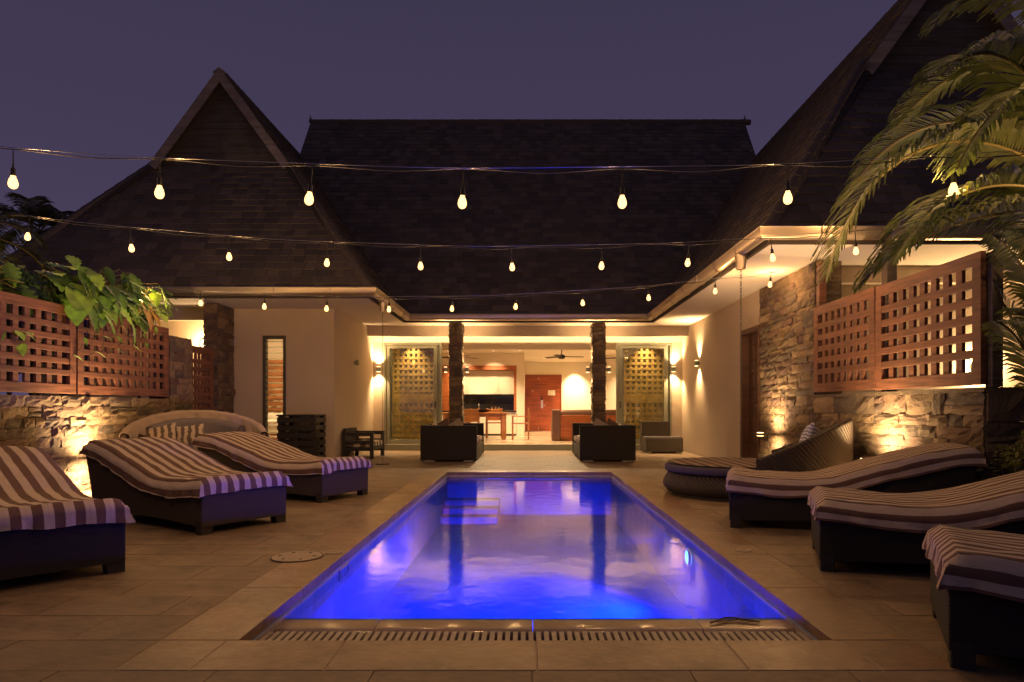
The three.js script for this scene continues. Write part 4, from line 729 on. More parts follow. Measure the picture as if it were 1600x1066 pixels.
{ // left daybed with a towel cover slipping over its rim
  const t = thing('daybed_seat', 'round wicker daybed with draped beige cover at the left stone wall', 'daybed', [-4.42, 0, -9.15], Math.atan2(-0.45, -0.9));
  const hT = (a) => 0.50 + 0.42 * Math.pow(Math.max(0, Math.cos(a * 0.78)), 1.1);
  part('plinth', cyl(0.74, 0.74, 0.035, 48).translate(0, 0.018, 0), M.foot, t);
  part('wicker_back', shellGeo(1.75, 0.78, () => 0.87, hT, 0.035, 0.06), M.wickerDiag, t);
  part('seat_cushion', disc(0.72, 0.28, 0.13), M.cushionGrey, t);
  part('back_cushion', shellGeo(0.95, 0.78, () => 0.80, (a) => hT(a) - 0.12, 0.42, 0.13, 40), M.cushionGrey, t);
  // cover: a band over the rim, uneven hems
  const nt = 90, nk = 22, pos = [], uv = [], idx = [], tm = 1.60;
  for (let i = 0; i <= nt; i++) {
    const a = lerp(-tm, tm, i / nt), H = hT(a) + 0.045, w = (x, y) => vnoise(a * x + 40, y, 997, 997, 9) - 0.5;
    const outD = 0.13 + 0.10 * w(3, 2) + 0.05 * w(9, 3), inD = 0.20 + 0.16 * w(2.4, 8) + 0.06 * w(8, 4);
    for (let k = 0; k <= nk; k++) {
      const s = k / nk * 2 - 1; let r, y; const q = Math.abs(s);
      const arc = Math.min(1, q / 0.35), drop = Math.max(0, (q - 0.35) / 0.65), wr = 0.020 * (vnoise(a * 14 + 3, s * 3 + 9, 997, 997, 4) - 0.5) + 0.018 * drop * Math.sin(a * 22 + s * 3);
      r = 0.84 + (s < 0 ? 1 : -1) * (0.052 * Math.sin(arc * Math.PI / 2) + 0.022 * drop) + wr; y = H + 0.012 - 0.035 * (1 - Math.cos(arc * Math.PI / 2)) - drop * (s < 0 ? outD : inD) + wr * 0.6;
      pos.push(Math.sin(a) * r, y, Math.cos(a) * r); uv.push(a * 0.87, s * 0.3);
    }
  }
  for (let i = 0; i < nt; i++) for (let k = 0; k < nk; k++) { const a = i * (nk + 1) + k; idx.push(a, a + 1, a + nk + 1, a + 1, a + nk + 2, a + nk + 1); }
  const g = new THREE.BufferGeometry(); g.setAttribute('position', new THREE.Float32BufferAttribute(pos, 3)); g.setAttribute('uv', new THREE.Float32BufferAttribute(uv, 2)); g.setIndex(idx); g.computeVertexNormals();
  part('draped_cover', g, M.towel, t);
  for (const [x, d, rz, l] of [[-4.78, 8.98, 0.25, 'left of two patterned pillows on the left daybed'], [-4.47, 9.05, 0.12, 'right of two patterned pillows on the left daybed']]) {
    const p = thing('throw_pillow', l, 'pillow', [x, 0.60, -d], 0.25, 'patterned pillows on the left daybed'); part('pillow_body', pillowGeo(0.36, 0.36, 0.14).rotateX(-0.35).rotateZ(rz), M.pillow, p);
  }
}
// ---------------------------------------------------------------- terrace furniture
function boxSofa(label, x0, x1, d0, d1, face) {   // solid wicker box sofa, open side towards +x (face 1) or -x
  const t = thing('wicker_sofa', label, 'sofa', [(x0 + x1) / 2, 0, -(d0 + d1) / 2], 0, 'dark wicker box sofas on the terrace'), w = (x1 - x0) / 2, L = (d1 - d0) / 2, s = face;
  const b = (n, xa, xb, ya, yb, za, zb, m, r = 0.012) => part(n, rb(Math.min(xa * s, xb * s), Math.max(xa * s, xb * s), ya, yb, za, zb, r), m, t);
  b('arm', -w, w, 0.03, 0.68, L - 0.14, L, M.wickerDark); b('arm', -w, w, 0.03, 0.68, -L, -L + 0.14, M.wickerDark);
  b('back', -w, -w + 0.14, 0.03, 0.68, -L + 0.142, L - 0.142, M.wickerDark); b('base', -w + 0.142, w - 0.01, 0.03, 0.29, -L + 0.142, L - 0.142, M.wicker);
  for (const k of [-1, 1]) b('seat_cushion', -w + 0.15, w - 0.02, 0.292, 0.42, k > 0 ? 0.004 : -L + 0.15, k > 0 ? L - 0.15 : -0.004, M.stripe, 0.04);
  b('back_cushion', -w + 0.145, -w + 0.27, 0.425, 0.70, -L + 0.2, L - 0.2, M.pillowTan, 0.05);
  for (const zx of [-1, 1]) for (const zz of [-1, 1]) part('foot', rb(zx * (w - 0.16) - 0.09, zx * (w - 0.16) + 0.09, 0, 0.03, zz * (L - 0.08) - 0.03, zz * (L - 0.08) + 0.03, 0.003), M.steel, t);
}
boxSofa('dark wicker box sofa left of the far pool end', -1.98, -0.93, 12.7, 14.85, 1);
boxSofa('dark wicker box sofa right of the far pool end', 0.99, 2.03, 12.7, 14.85, -1);
for (const [x, d, a, l, m] of [[-1.62, 13.25, 0.5, 'left of two cushions leaning in the left wicker sofa', M.pillowBrown], [-1.36, 13.2, 0.55, 'right of two cushions leaning in the left wicker sofa', M.pillowCream], [1.42, 13.2, -0.5, 'left of two cushions leaning in the right wicker sofa', M.pillowCream], [1.66, 13.3, -0.55, 'right of two cushions leaning in the right wicker sofa', M.pillowBrown]]) { const p = thing('throw_pillow', l, 'pillow', [x, 0.57, -d], a * 0.4, 'cushions in the wicker sofas'); part('pillow_body', pillowGeo(0.36, 0.36, 0.15).rotateZ(a), m, p); }
{ const t = thing('armless_chair', 'low armless wicker chair in the right corner by the glass doors', 'chair', [3.03, 0, -15.45]);
  part('back', rb(-0.40, 0.24, 0.03, 0.70, -0.38, -0.20, 0.012), M.wicker, t); part('seat', rb(-0.40, 0.42, 0.03, 0.34, -0.198, 0.40, 0.012), M.wicker, t); part('seat_cushion', rb(-0.38, 0.40, 0.342, 0.36, -0.19, 0.38, 0.008), M.cushionDark, t);
  for (const x of [-0.32, 0.34]) for (const z of [-0.3, 0.3]) part('foot', rb(x - 0.06, x + 0.06, 0, 0.03, z - 0.03, z + 0.03, 0.003), M.steel, t); }
{ const t = thing('slatted_unit_cover', 'black slatted timber box before the tall louvre window', 'cover', [-4.12, 0, -12.5]);
  for (const x of [-0.29, 0.0, 0.29]) part('post', rb(x - 0.035, x + 0.035, 0, 0.86, 0.24, 0.30, 0.004), M.blackWood, t); for (const x of [-0.29, 0.29]) part('post', rb(x - 0.035, x + 0.035, 0, 0.86, -0.32, -0.26, 0.004), M.blackWood, t);
  for (let k = 0; k < 6; k++) { const y = 0.05 + k * 0.138; part('slat', rb(-0.325, 0.325, y, y + 0.088, 0.302, 0.322, 0.004), M.blackWood, t); for (const s of [-1, 1]) part('slat', rb(s * 0.336 - 0.01, s * 0.336 + 0.01, y, y + 0.088, -0.32, 0.30, 0.004), M.blackWood, t); }
  part('top', rb(-0.35, 0.35, 0.861, 0.885, -0.33, 0.33, 0.005), M.blackWood, t); part('condenser', rb(-0.2, 0.2, 0.02, 0.6, -0.2, 0.1, 0.02), M.aluDark, t); }
{ const t = thing('slatted_armchair', 'low black slatted timber armchair against the left wing wall', 'chair', [-3.30, 0, -13.9]);
  for (const z of [0.5, -0.5]) { for (const x of [-0.28, 0.26]) part('leg', rb(x - 0.035, x + 0.035, 0, 0.50, z - 0.03, z + 0.03, 0.004), M.blackWood, t); for (const y of [0.16, 0.31, 0.45]) part('slat', rb(-0.243, 0.223, y, y + 0.055, z - 0.014, z + 0.014, 0.004), M.blackWood, t); part('arm', rb(-0.32, 0.30, 0.50, 0.525, z - 0.045, z + 0.045, 0.005), M.blackWood, t); }
  part('seat_frame', rb(-0.28, 0.28, 0.17, 0.22, -0.469, 0.469, 0.005), M.blackWood, t); part('seat_cushion', rb(-0.25, 0.28, 0.222, 0.34, -0.45, 0.45, 0.04, 3), M.pillow, t); part('back_rail', rb(-0.31, -0.27, 0.34, 0.60, -0.46, 0.46, 0.005), M.blackWood, t); }
// ---------------------------------------------------------------- indoors, seen through the open doors
{ const k = thing('kitchen_unit', 'built in kitchen with white wall cabinets and black splashback', 'kitchen', [-1.62, 0.14, -21.65]);
  part('surround', merge([rb(-1.30, 1.29, 2.06, 2.19, -0.05, 0.37, 0.004), rb(1.22, 1.29, 0.78, 2.058, -0.05, 0.37, 0.004), rb(-1.30, -0.75, 0.78, 2.058, -0.05, 0.37, 0.004)]), M.orangeWood, k);
  part('splashback', rb(-0.748, 1.218, 0.80, 1.30, -0.34, -0.32, 0.002), mat(0.015, 0.013, 0.012, 0.12), k);
  part('counter', rb(-1.30, 1.29, 0.74, 0.775, -0.34, 0.42, 0.006), mat(0.02, 0.017, 0.015, 0.2), k);
  part('base_cabinet', rb(-1.30, 1.29, 0.06, 0.738, -0.34, 0.36, 0.004), M.cabinet, k); part('kick_board', rb(-1.28, 1.27, 0, 0.058, -0.34, 0.30, 0.002), M.aluDark, k);
  for (let i = 0; i < 4; i++) { const x = -0.74 + i * 0.49; const d = part('cabinet_door', rb(x + 0.003, x + 0.485, 1.305, 2.05, -0.02, 0.0, 0.004), M.cabinet, k); part('handle', rb(x + (i % 2 ? 0.04 : 0.44), x + (i % 2 ? 0.052 : 0.452), 1.36, 1.52, 0.0015, 0.02, 0.003), M.steel, d); }
  part('wall_cabinet', rb(-0.748, 1.218, 1.303, 2.052, -0.33, -0.022, 0.002), M.cabinet, k);
  part('tap', merge([cyl(0.018, 0.012, 0.2, 10).translate(0.1, 0.88, -0.1), tube([V(0.1, 0.97, -0.1), V(0.1, 1.02, -0.05), V(0.1, 1.0, 0.05), V(0.1, 0.95, 0.07)], 0.01, 12, 8)]), M.steel, k);
  const j = thing('kettle', 'small steel kettle at the left of the kitchen counter', 'kettle', [-2.22, 0.916, -21.55]); part('body', plain(new THREE.LatheGeometry([[0, 0], [0.08, 0], [0.085, 0.04], [0.06, 0.16], [0.03, 0.19], [0, 0.2]].map((p) => new THREE.Vector2(...p)), 24)), M.steel, j); part('handle', tube([V(0.06, 0.16, 0), V(0.12, 0.15, 0), V(0.12, 0.05, 0), V(0.08, 0.03, 0)], 0.008, 12, 6), M.black, j);
  const r = thing('serving_tray', 'small red tray with cups on the kitchen counter', 'tray', [-1.0, 0.916, -21.5]); part('tray_base', rb(-0.2, 0.2, 0, 0.05, -0.13, 0.13, 0.01), M.red, r); for (const x of [-0.1, 0.02, 0.12]) part('cup', cyl(0.03, 0.036, 0.08, 14).translate(x, 0.091, 0), M.steel, r); }
{ const d = thing('entrance_door', 'red brown double leaf entrance door at the end of the hall', 'door', [0.62, 0.14, -25.5]);
  part('frame', merge([rb(-0.68, -0.64, 0, 2.11, -0.08, 0.03, 0.003), rb(0.64, 0.68, 0, 2.11, -0.08, 0.03, 0.003), rb(-0.64, 0.64, 2.06, 2.11, -0.08, 0.03, 0.003)]), M.doorRed, d);
  const a = part('leaf', rb(-0.638, -0.165, 0.01, 2.058, -0.05, -0.005, 0.004), M.doorRed, d), b = part('leaf', rb(-0.161, 0.638, 0.01, 2.058, -0.05, -0.005, 0.004), M.doorRed, d);
  part('lock_plate', rb(-0.09, -0.01, 0.86, 1.16, -0.0045, 0.012, 0.006), M.steel, b); part('lever', cyl(0.011, 0.011, 0.14, 10).rotateZ(Math.PI / 2).translate(0.02, 0.97, 0.04), M.steel, b); part('keypad', rb(-0.08, -0.02, 1.17, 1.26, -0.0045, 0.02, 0.008), M.black, b);
  part('notice', rb(0.17, 0.44, 1.34, 1.53, -0.0045, 0.002, 0.001), M.white, b); part('peephole', cyl(0.02, 0.02, 0.02, 12).rotateX(Math.PI / 2).translate(-0.4, 1.5, 0), M.steel, a); for (const y of [0.05, 1.92]) part('bolt', rb(-0.185, -0.170, y, y + 0.1, -0.0045, 0.01, 0.003), M.steel, a); }
{ const t = thing('dining_table', 'orange timber dining table inside the open doors', 'table', [-1.35, 0.14, -19.0]);
  part('table_top', rb(-0.95, 0.82, 0.70, 0.745, -0.5, 0.5, 0.008), M.tableWood, t); for (const x of [-0.87, 0.72]) for (const z of [-0.42, 0.42]) part('leg', rb(x - 0.05, x + 0.05, 0, 0.699, z - 0.04, z + 0.04, 0.006), M.tableWood, t); part('apron', merge([rb(-0.8, 0.66, 0.62, 0.699, 0.40, 0.43, 0.003), rb(-0.8, 0.66, 0.62, 0.699, -0.43, -0.40, 0.003)]), M.tableWood, t);
  const bw = thing('fruit_bowl', 'dark shallow bowl on the dining table', 'bowl', [-1.2, 0.886, -19.1]); part('bowl_body', plain(new THREE.LatheGeometry([[0, 0.01], [0.08, 0.0], [0.1, 0.01], [0.24, 0.07], [0.235, 0.078], [0.1, 0.025], [0, 0.02]].map((p) => new THREE.Vector2(...p)), 30)), M.doorDark, bw);
  const chair = (x, d, turn, l) => { const c = thing('dining_chair', l, 'chair', [x, 0.14, -d], turn, 'orange timber dining chairs');
    part('seat', rb(-0.24, 0.24, 0.42, 0.455, -0.24, 0.24, 0.008), M.tableWood, c); part('backrest', rb(-0.235, 0.235, 0.50, 0.84, -0.245, -0.215, 0.01), M.tableWood, c);
    for (const sx of [-1, 1]) { part('leg', rb(sx * 0.215 - 0.02, sx * 0.215 + 0.02, 0, 0.62, 0.19, 0.23, 0.005), M.tableWood, c); part('leg', rb(sx * 0.215 - 0.02, sx * 0.215 + 0.02, 0, 0.86, -0.25, -0.21, 0.005), M.tableWood, c); part('arm', rb(sx * 0.235 - 0.022, sx * 0.235 + 0.022, 0.621, 0.645, -0.20, 0.24, 0.006), M.tableWood, c); } };
  chair(-1.50, 18.15, Math.PI, 'timber dining chair with its back to the terrace'); chair(-0.18, 19.0, -Math.PI / 2, 'timber dining chair at the right end of the table'); chair(-1.85, 19.9, 0, 'timber dining chair behind the table near the kitchen'); chair(-0.95, 19.9, 0, 'timber dining chair behind the table near the hall'); }
{ const t = thing('leather_sofa', 'brown leather sofa with orange timber back standing indoors', 'sofa', [1.85, 0.14, -18.2]);
  const s = new THREE.Shape([[-0.42, 0.05], [0.38, 0.05], [0.38, 0.45], [0.1, 0.5], [-0.30, 0.80], [-0.50, 0.78]].map((p) => new THREE.Vector2(...p)));
  const arm = () => uvm(new THREE.ExtrudeGeometry(s, { depth: 0.16, bevelEnabled: true, bevelThickness: 0.03, bevelSize: 0.03, bevelSegments: 3 }).translate(0, 0, -0.08));
  for (const x of [-1.08, 1.08]) part('arm', arm().rotateY(Math.PI / 2).translate(x, 0, 0), M.leather, t);
  part('back_panel', rb(-0.97, 0.97, 0.12, 0.70, 0.40, 0.43, 0.006).applyMatrix4(new THREE.Matrix4().makeRotationX(0.06)), M.orangeWood, t); part('back_cushion', rb(-0.98, 0.98, 0.40, 0.82, 0.20, 0.40, 0.07, 3), M.leather, t); part('seat_cushion', rb(-0.96, 0.96, 0.2, 0.42, -0.36, 0.2, 0.06, 3), M.leather, t);
  for (const x of [-0.6, 0.6]) part('strut', rb(x - 0.025, x + 0.025, 0, 0.5, 0.47, 0.52, 0.005), M.tableWood, t); part('base', rb(-0.97, 0.97, 0.0, 0.12, -0.36, 0.36, 0.01), M.tableWood, t); }
ceilingFan(0.98, 2.72, 19.2, 0.2, 'dark ceiling fan above the hall in the open house');
ceilingFan(-1.85, 2.72, 19.4, 0.9, 'dark ceiling fan above the dining table');
ceilingFan(2.75, 2.72, 19.6, 0.5, 'dark ceiling fan behind the right stone column');

// ---------------------------------------------------------------- string lights
const bulbGlow = glow(new THREE.Color(1.0, 0.56, 0.2), 3.2), dimGlow = glow(LAMP, 5);
const bulbGeo = plain(new THREE.LatheGeometry([[0.0005, -0.083], [0.012, -0.081], [0.022, -0.073], [0.028, -0.058], [0.028, -0.045], [0.023, -0.024], [0.016, -0.010], [0.0135, 0.0]].map((p) => new THREE.Vector2(...p)), 18));
const socketGeo = merge([cyl(0.017, 0.014, 0.05, 14).translate(0, 0.025, 0), cyl(0.007, 0.0045, 0.03, 8).translate(0, 0.065, 0)]);
function strand(label, x0, x1, dOf, yOf, xs, I, drop = 0.17) {   // yOf: height of the bulb's shoulder; the cable hangs `drop` above
  const t = thing('string_light', label, 'string light', [0, 0, -dOf(0)], 0, 'strings of warm bulbs over the terrace'), z0 = t.position.z;
  const cable = [], wire = []; const N = 64;
  for (let i = 0; i <= N; i++) { const x = lerp(x0, x1, i / N), y = yOf(x) + drop; const ph = (x - xs[0]) / (xs[1] - xs[0]), sag = 0.022 * (0.5 - 0.5 * Math.cos(ph * 2 * Math.PI)) * (0.7 + 0.6 * hash(Math.floor(ph), 3, 1)); cable.push(V(x, y - sag, -dOf(x) - z0)); wire.push(V(x, y + 0.012 + 0.004 * Math.sin(x * 3), -dOf(x) - z0 - 0.006)); }
  part('cable', tube(cable, 0.0036, 220, 6), M.wire, t); part('support_wire', tube(wire, 0.0022, 120, 5), M.steel, t);
  xs.forEach((x, k) => {
    const y = yOf(x), s = part('lamp_holder', socketGeo, M.black, t); s.position.set(x, y, -dOf(x) - z0); s.rotation.z = rr(-0.1, 0.1); s.rotation.x = rr(-0.06, 0.06);
    part('drop_cord', cyl(0.004, 0.004, Math.max(0.02, drop - 0.07), 6).translate(0, 0.075 + (drop - 0.07) / 2 - 0.01, 0), M.wire, s);
    part('bulb', bulbGeo, bulbGlow, s);
    const p = new THREE.PointLight(LAMP, I * rr(0.85, 1.15), 0, 2); p.name = 'bulb_light'; p.position.set(0, -0.045, 0); p.castShadow = true; p.shadow.radius = 1; s.add(p);
  });
}
const IB = 1.45;
strand('nearest string of glowing bulbs across the top of the picture', -5.45, 4.1, () => 4.36, (x) => 2.355 + 0.0115 * (x - 0.05) ** 2, [-4.25, -3.28, -2.345, -1.385, -0.41, 0.61, 1.667, 2.725, 3.7], IB);
strand('middle string of glowing bulbs before the dark roofs', -5.45, 4.12, (x) => 7.2, (x) => 2.53 + 0.0125 * (x + 0.2) ** 2, [-5.26, -4.17, -3.14, -2.105, -1.12, -0.155, 0.79, 1.70, 2.59, 3.47], IB);
strand('farthest string of small bulbs under the eaves', -5.40, 3.66, () => 9.42, (x) => 2.45 + 0.0468 * x + 0.0125 * x * x, [-5.3, -4.5, -3.62, -2.76, -1.9, -1.03, -0.15, 0.77, 1.68, 2.60, 3.36], IB * 0.9, 0.12);

// ---------------------------------------------------------------- palms and plants
function frond(len, dir, droop, leafL, seedK, wide = 1) {   // curve leaves the origin along dir and bends down; returns [rachis, leaflets] geometries
  const N = 22, pts = [V(0, 0, 0)], d = dir.clone().normalize(), tang = [d.clone()];
  for (let i = 1; i <= N; i++) { d.y -= droop / N * (0.5 + i / N); d.normalize(); pts.push(pts[i - 1].clone().addScaledVector(d, len / N)); tang.push(d.clone()); }
  const curve = new THREE.CatmullRomCurve3(pts), rad = plain(new THREE.TubeGeometry(curve, 24, 0.011, 5));
  { const p = rad.attributes.position; }
  const pos = [], uv = [], n = Math.round(len / 0.026);
  for (let k = 0; k < n; k++) {
    const t = 0.16 + 0.84 * k / (n - 1), c = curve.getPointAt(t), tg = curve.getTangentAt(t), side = V(0, 1, 0).cross(tg).normalize(), up = tg.clone().cross(side).normalize();
    for (const s of [-1, 1]) {
      const L = leafL * Math.pow(Math.sin(Math.PI * clamp(0.12 + 0.86 * t, 0, 1)), 0.6) * (0.85 + 0.3 * hash(k, s + 2, seedK)), w = 0.012 * wide * (0.8 + 0.4 * hash(k, s + 5, seedK));
      const out = side.clone().multiplyScalar(s).addScaledVector(tg, 0.55 + 0.35 * t).addScaledVector(up, 0.30 + 0.2 * (hash(k, s + 9, seedK) - 0.5)).normalize();
      const m1 = c.clone().addScaledVector(out, L * 0.4), m2 = c.clone().addScaledVector(out, L * 0.75).add(V(0, -L * 0.10, 0)), e = c.clone().addScaledVector(out, L * 0.97).add(V(0, -L * 0.30, 0)), ww = tg.clone().multiplyScalar(w), fold = up.clone().multiplyScalar(w * 0.3);
      const q = (a, b, wa, wb) => { const A = a.clone().addScaledVector(ww, wa).add(fold), B = a.clone().addScaledVector(ww, -wa), C = b.clone().addScaledVector(ww, wb).add(fold), D = b.clone().addScaledVector(ww, -wb); for (const z of [A, B, C, C, B, D]) { pos.push(z.x, z.y, z.z); uv.push(z.x, z.z + z.y); } };
      q(c, m1, 0.35, 1); q(m1, m2, 1, 0.75); q(m2, e, 0.75, 0.04);
    }
  }
  const g = new THREE.BufferGeometry(); g.setAttribute('position', new THREE.Float32BufferAttribute(pos, 3)); g.setAttribute('uv', new THREE.Float32BufferAttribute(uv, 2)); g.computeVertexNormals();
  return [rad, g];
}
function palm(label, x, d, stems, fronds, matL, group) {
  const t = thing('palm_tree', label, 'palm', [x, 0.0, -d], 0, group);
  for (const s of stems) part('trunk', tube([V(s[0], 0, s[1]), V((s[0] + s[2]) / 2 + 0.02, s[3] / 2, (s[1] + s[4]) / 2), V(s[2], s[3], s[4])], s[5], 20, 10), s[5] > 0.05 ? M.bark : M.cane, t);
  fronds.forEach(([si, dir, len, droop, L, dy], k) => {
    const s = stems[si], [r, l] = frond(len, V(...dir), droop, L, k + 3, s[5] > 0.05 ? 1.5 : 1.1), f = part('frond', r, M.cane, t); f.position.set(s[2], s[3] + (dy ?? 0), s[4]);
    part('leaflets', l, k % 3 ? matL : M.palm2, f);
  });
}
// tall palm leaning in at the right edge
palm('feathery palm reaching in from the right picture edge', 4.05, 4.75, [[0, 0, -0.15, 2.35, 0.05, 0.07], [0.35, 0.2, 0.30, 2.9, 0.1, 0.06]], [
  [0, [-0.75, 0.85, 0.05], 2.5, 2.9, 0.42], [0, [-0.9, 0.45, 0.15], 1.75, 1.7, 0.44], [0, [-0.45, 1.0, 0.2], 2.0, 2.2, 0.46], [0, [-1.0, 0.15, -0.15], 1.5, 0.9, 0.40], [0, [-0.3, 1.0, -0.3], 2.1, 2.6, 0.42], [0, [-0.8, 0.3, -0.5], 1.6, 1.3, 0.40], [0, [0.6, 0.8, 0.2], 2.0, 2.2, 0.42], [0, [-0.7, 0.0, 0.45], 1.25, 0.9, 0.36], [0, [0.2, 1, 0.5], 2, 2.0, 0.4],
  [1, [-0.55, 1.0, 0.1], 2.2, 2.2, 0.44], [1, [-0.9, 0.6, 0.2], 2.0, 2.0, 0.44], [1, [0.5, 0.9, -0.2], 2.1, 2.0, 0.42], [1, [-0.35, 1.0, -0.4], 2.2, 2.3, 0.42], [1, [-0.2, 1.0, 0.5], 2.0, 2.0, 0.42],
], M.palm, 'palms in the right garden bed');
palm('clump of thin golden cane palms beside the end of the right stone wall', 4.28, 5.35, [[0, 0, -0.10, 1.35, 0.05, 0.016], [0.12, 0.1, 0.1, 1.1, 0.2, 0.016], [-0.1, -0.1, -0.2, 0.95, 0.0, 0.015], [0.2, -0.1, 0.35, 1.5, 0.0, 0.017], [0.05, 0.2, -0.02, 0.7, 0.28, 0.014]], [
  [0, [-0.4, 1, 0.1], 1.2, 1.0, 0.34], [0, [-0.1, 1, -0.2], 1.3, 1.0, 0.34], [0, [0.3, 1, 0.2], 1.2, 1.2, 0.34], [0, [-0.55, 0.8, 0.35], 0.9, 1.3, 0.30], [1, [-0.3, 1, 0.2], 1.2, 1.2, 0.32], [1, [0.2, 1, 0.1], 1.1, 1.0, 0.32], [2, [-0.4, 1, 0.2], 1.0, 1.3, 0.30], [2, [-0.2, 1, -0.1], 1.1, 0.9, 0.30], [3, [0.1, 1, 0.1], 1.3, 1.1, 0.34], [3, [-0.4, 1, 0.0], 1.3, 1.3, 0.34], [3, [0.4, 0.9, 0.2], 1.1, 1.3, 0.3], [4, [-0.35, 1, 0.25], 0.9, 1.2, 0.28], [4, [0.1, 1, 0.3], 1.0, 1.1, 0.28], [1, [0.0, 1, 0.5], 0.9, 1.3, 0.28],
], M.palm, 'palms in the right garden bed');
// distant palms left of the roof
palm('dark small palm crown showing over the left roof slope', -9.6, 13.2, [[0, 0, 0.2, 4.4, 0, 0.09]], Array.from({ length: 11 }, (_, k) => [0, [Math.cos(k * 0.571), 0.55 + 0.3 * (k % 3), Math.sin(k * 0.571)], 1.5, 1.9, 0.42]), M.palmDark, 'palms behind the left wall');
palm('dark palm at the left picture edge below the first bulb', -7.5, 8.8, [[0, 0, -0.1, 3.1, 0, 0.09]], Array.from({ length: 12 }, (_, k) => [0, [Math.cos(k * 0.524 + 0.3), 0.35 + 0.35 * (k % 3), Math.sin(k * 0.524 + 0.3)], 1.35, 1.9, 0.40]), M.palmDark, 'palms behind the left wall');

// broad leaves: three outlines, each bent along its midrib
function leafGeo(kind) {
  const N = 18, pos = [], uv = [], half = (t) => kind === 0 ? 0.40 * Math.pow(Math.sin(Math.PI * Math.pow(clamp(t, 0, 1), 0.62)), 0.8) : kind === 1 ? 0.34 * Math.sin(Math.PI * Math.pow(t, 0.7)) * (0.55 + 0.45 * Math.abs(Math.sin(t * 19))) : 0.16 * Math.sin(Math.PI * Math.pow(t, 0.75));
  const P = (t, s) => { const h = half(t) * s, back = kind === 0 ? -0.20 * Math.pow(Math.abs(s), 1.6) * (1 - sstep(0, 0.5, t)) : kind === 1 ? 0.10 * Math.abs(s) : 0; return V(h, 0.10 * Math.abs(s) * half(t) - 0.26 * t * t + (kind === 1 ? 0.02 * Math.sin(t * 38) * s * s : 0.008 * Math.sin(t * 30) * s), -(t + back)); };
  for (let i = 0; i < N; i++) for (const [a, b] of [[-1, -0.5], [-0.5, 0], [0, 0.5], [0.5, 1]]) { const A = P(i / N, a), B = P(i / N, b), C = P((i + 1) / N, a), D = P((i + 1) / N, b); for (const z of [A, B, C, C, B, D]) { pos.push(z.x, z.y, z.z); uv.push(z.x * 0.3, z.z * 0.3); } }
  const g = new THREE.BufferGeometry(); g.setAttribute('position', new THREE.Float32BufferAttribute(pos, 3)); g.setAttribute('uv', new THREE.Float32BufferAttribute(uv, 2)); return toCreasedNormals(g, 0.9);
}
const leafGeos = [0, 1, 2].map(leafGeo);
function leafy(label, x, y, d, list, rooted, cat = 'plant', group) {   // list: [dx, dy, dz, yaw, pitch, size, kind, material]; every leaf hangs on its own stalk from the stem
  const t = thing('broadleaf_plant', label, cat, [x, 0, -d], 0, group);
  part('stem', tube([V(0, 0, 0), V(0.04, y * 0.5, 0.03), V(-0.02, y - 0.15, 0)], 0.022, 16, 8), M.bark, t);
  const stalks = [];
  for (const [dx, dy, dz, yaw, pitch, size, kind, m] of list) {
    const l = part('leaf', leafGeos[kind], m, t); l.position.set(dx, y + dy, dz); l.rotation.set(pitch, yaw, 0, 'YXZ'); l.scale.setScalar(size);
    stalks.push(tube([V(-0.02, y - 0.18, 0), V(dx * 0.45, y + dy * 0.5 + 0.02, dz * 0.45), V(dx, y + dy, dz)], 0.005, 8, 5));
  }
  part('stalks', merge(stalks), M.cane, t);
}
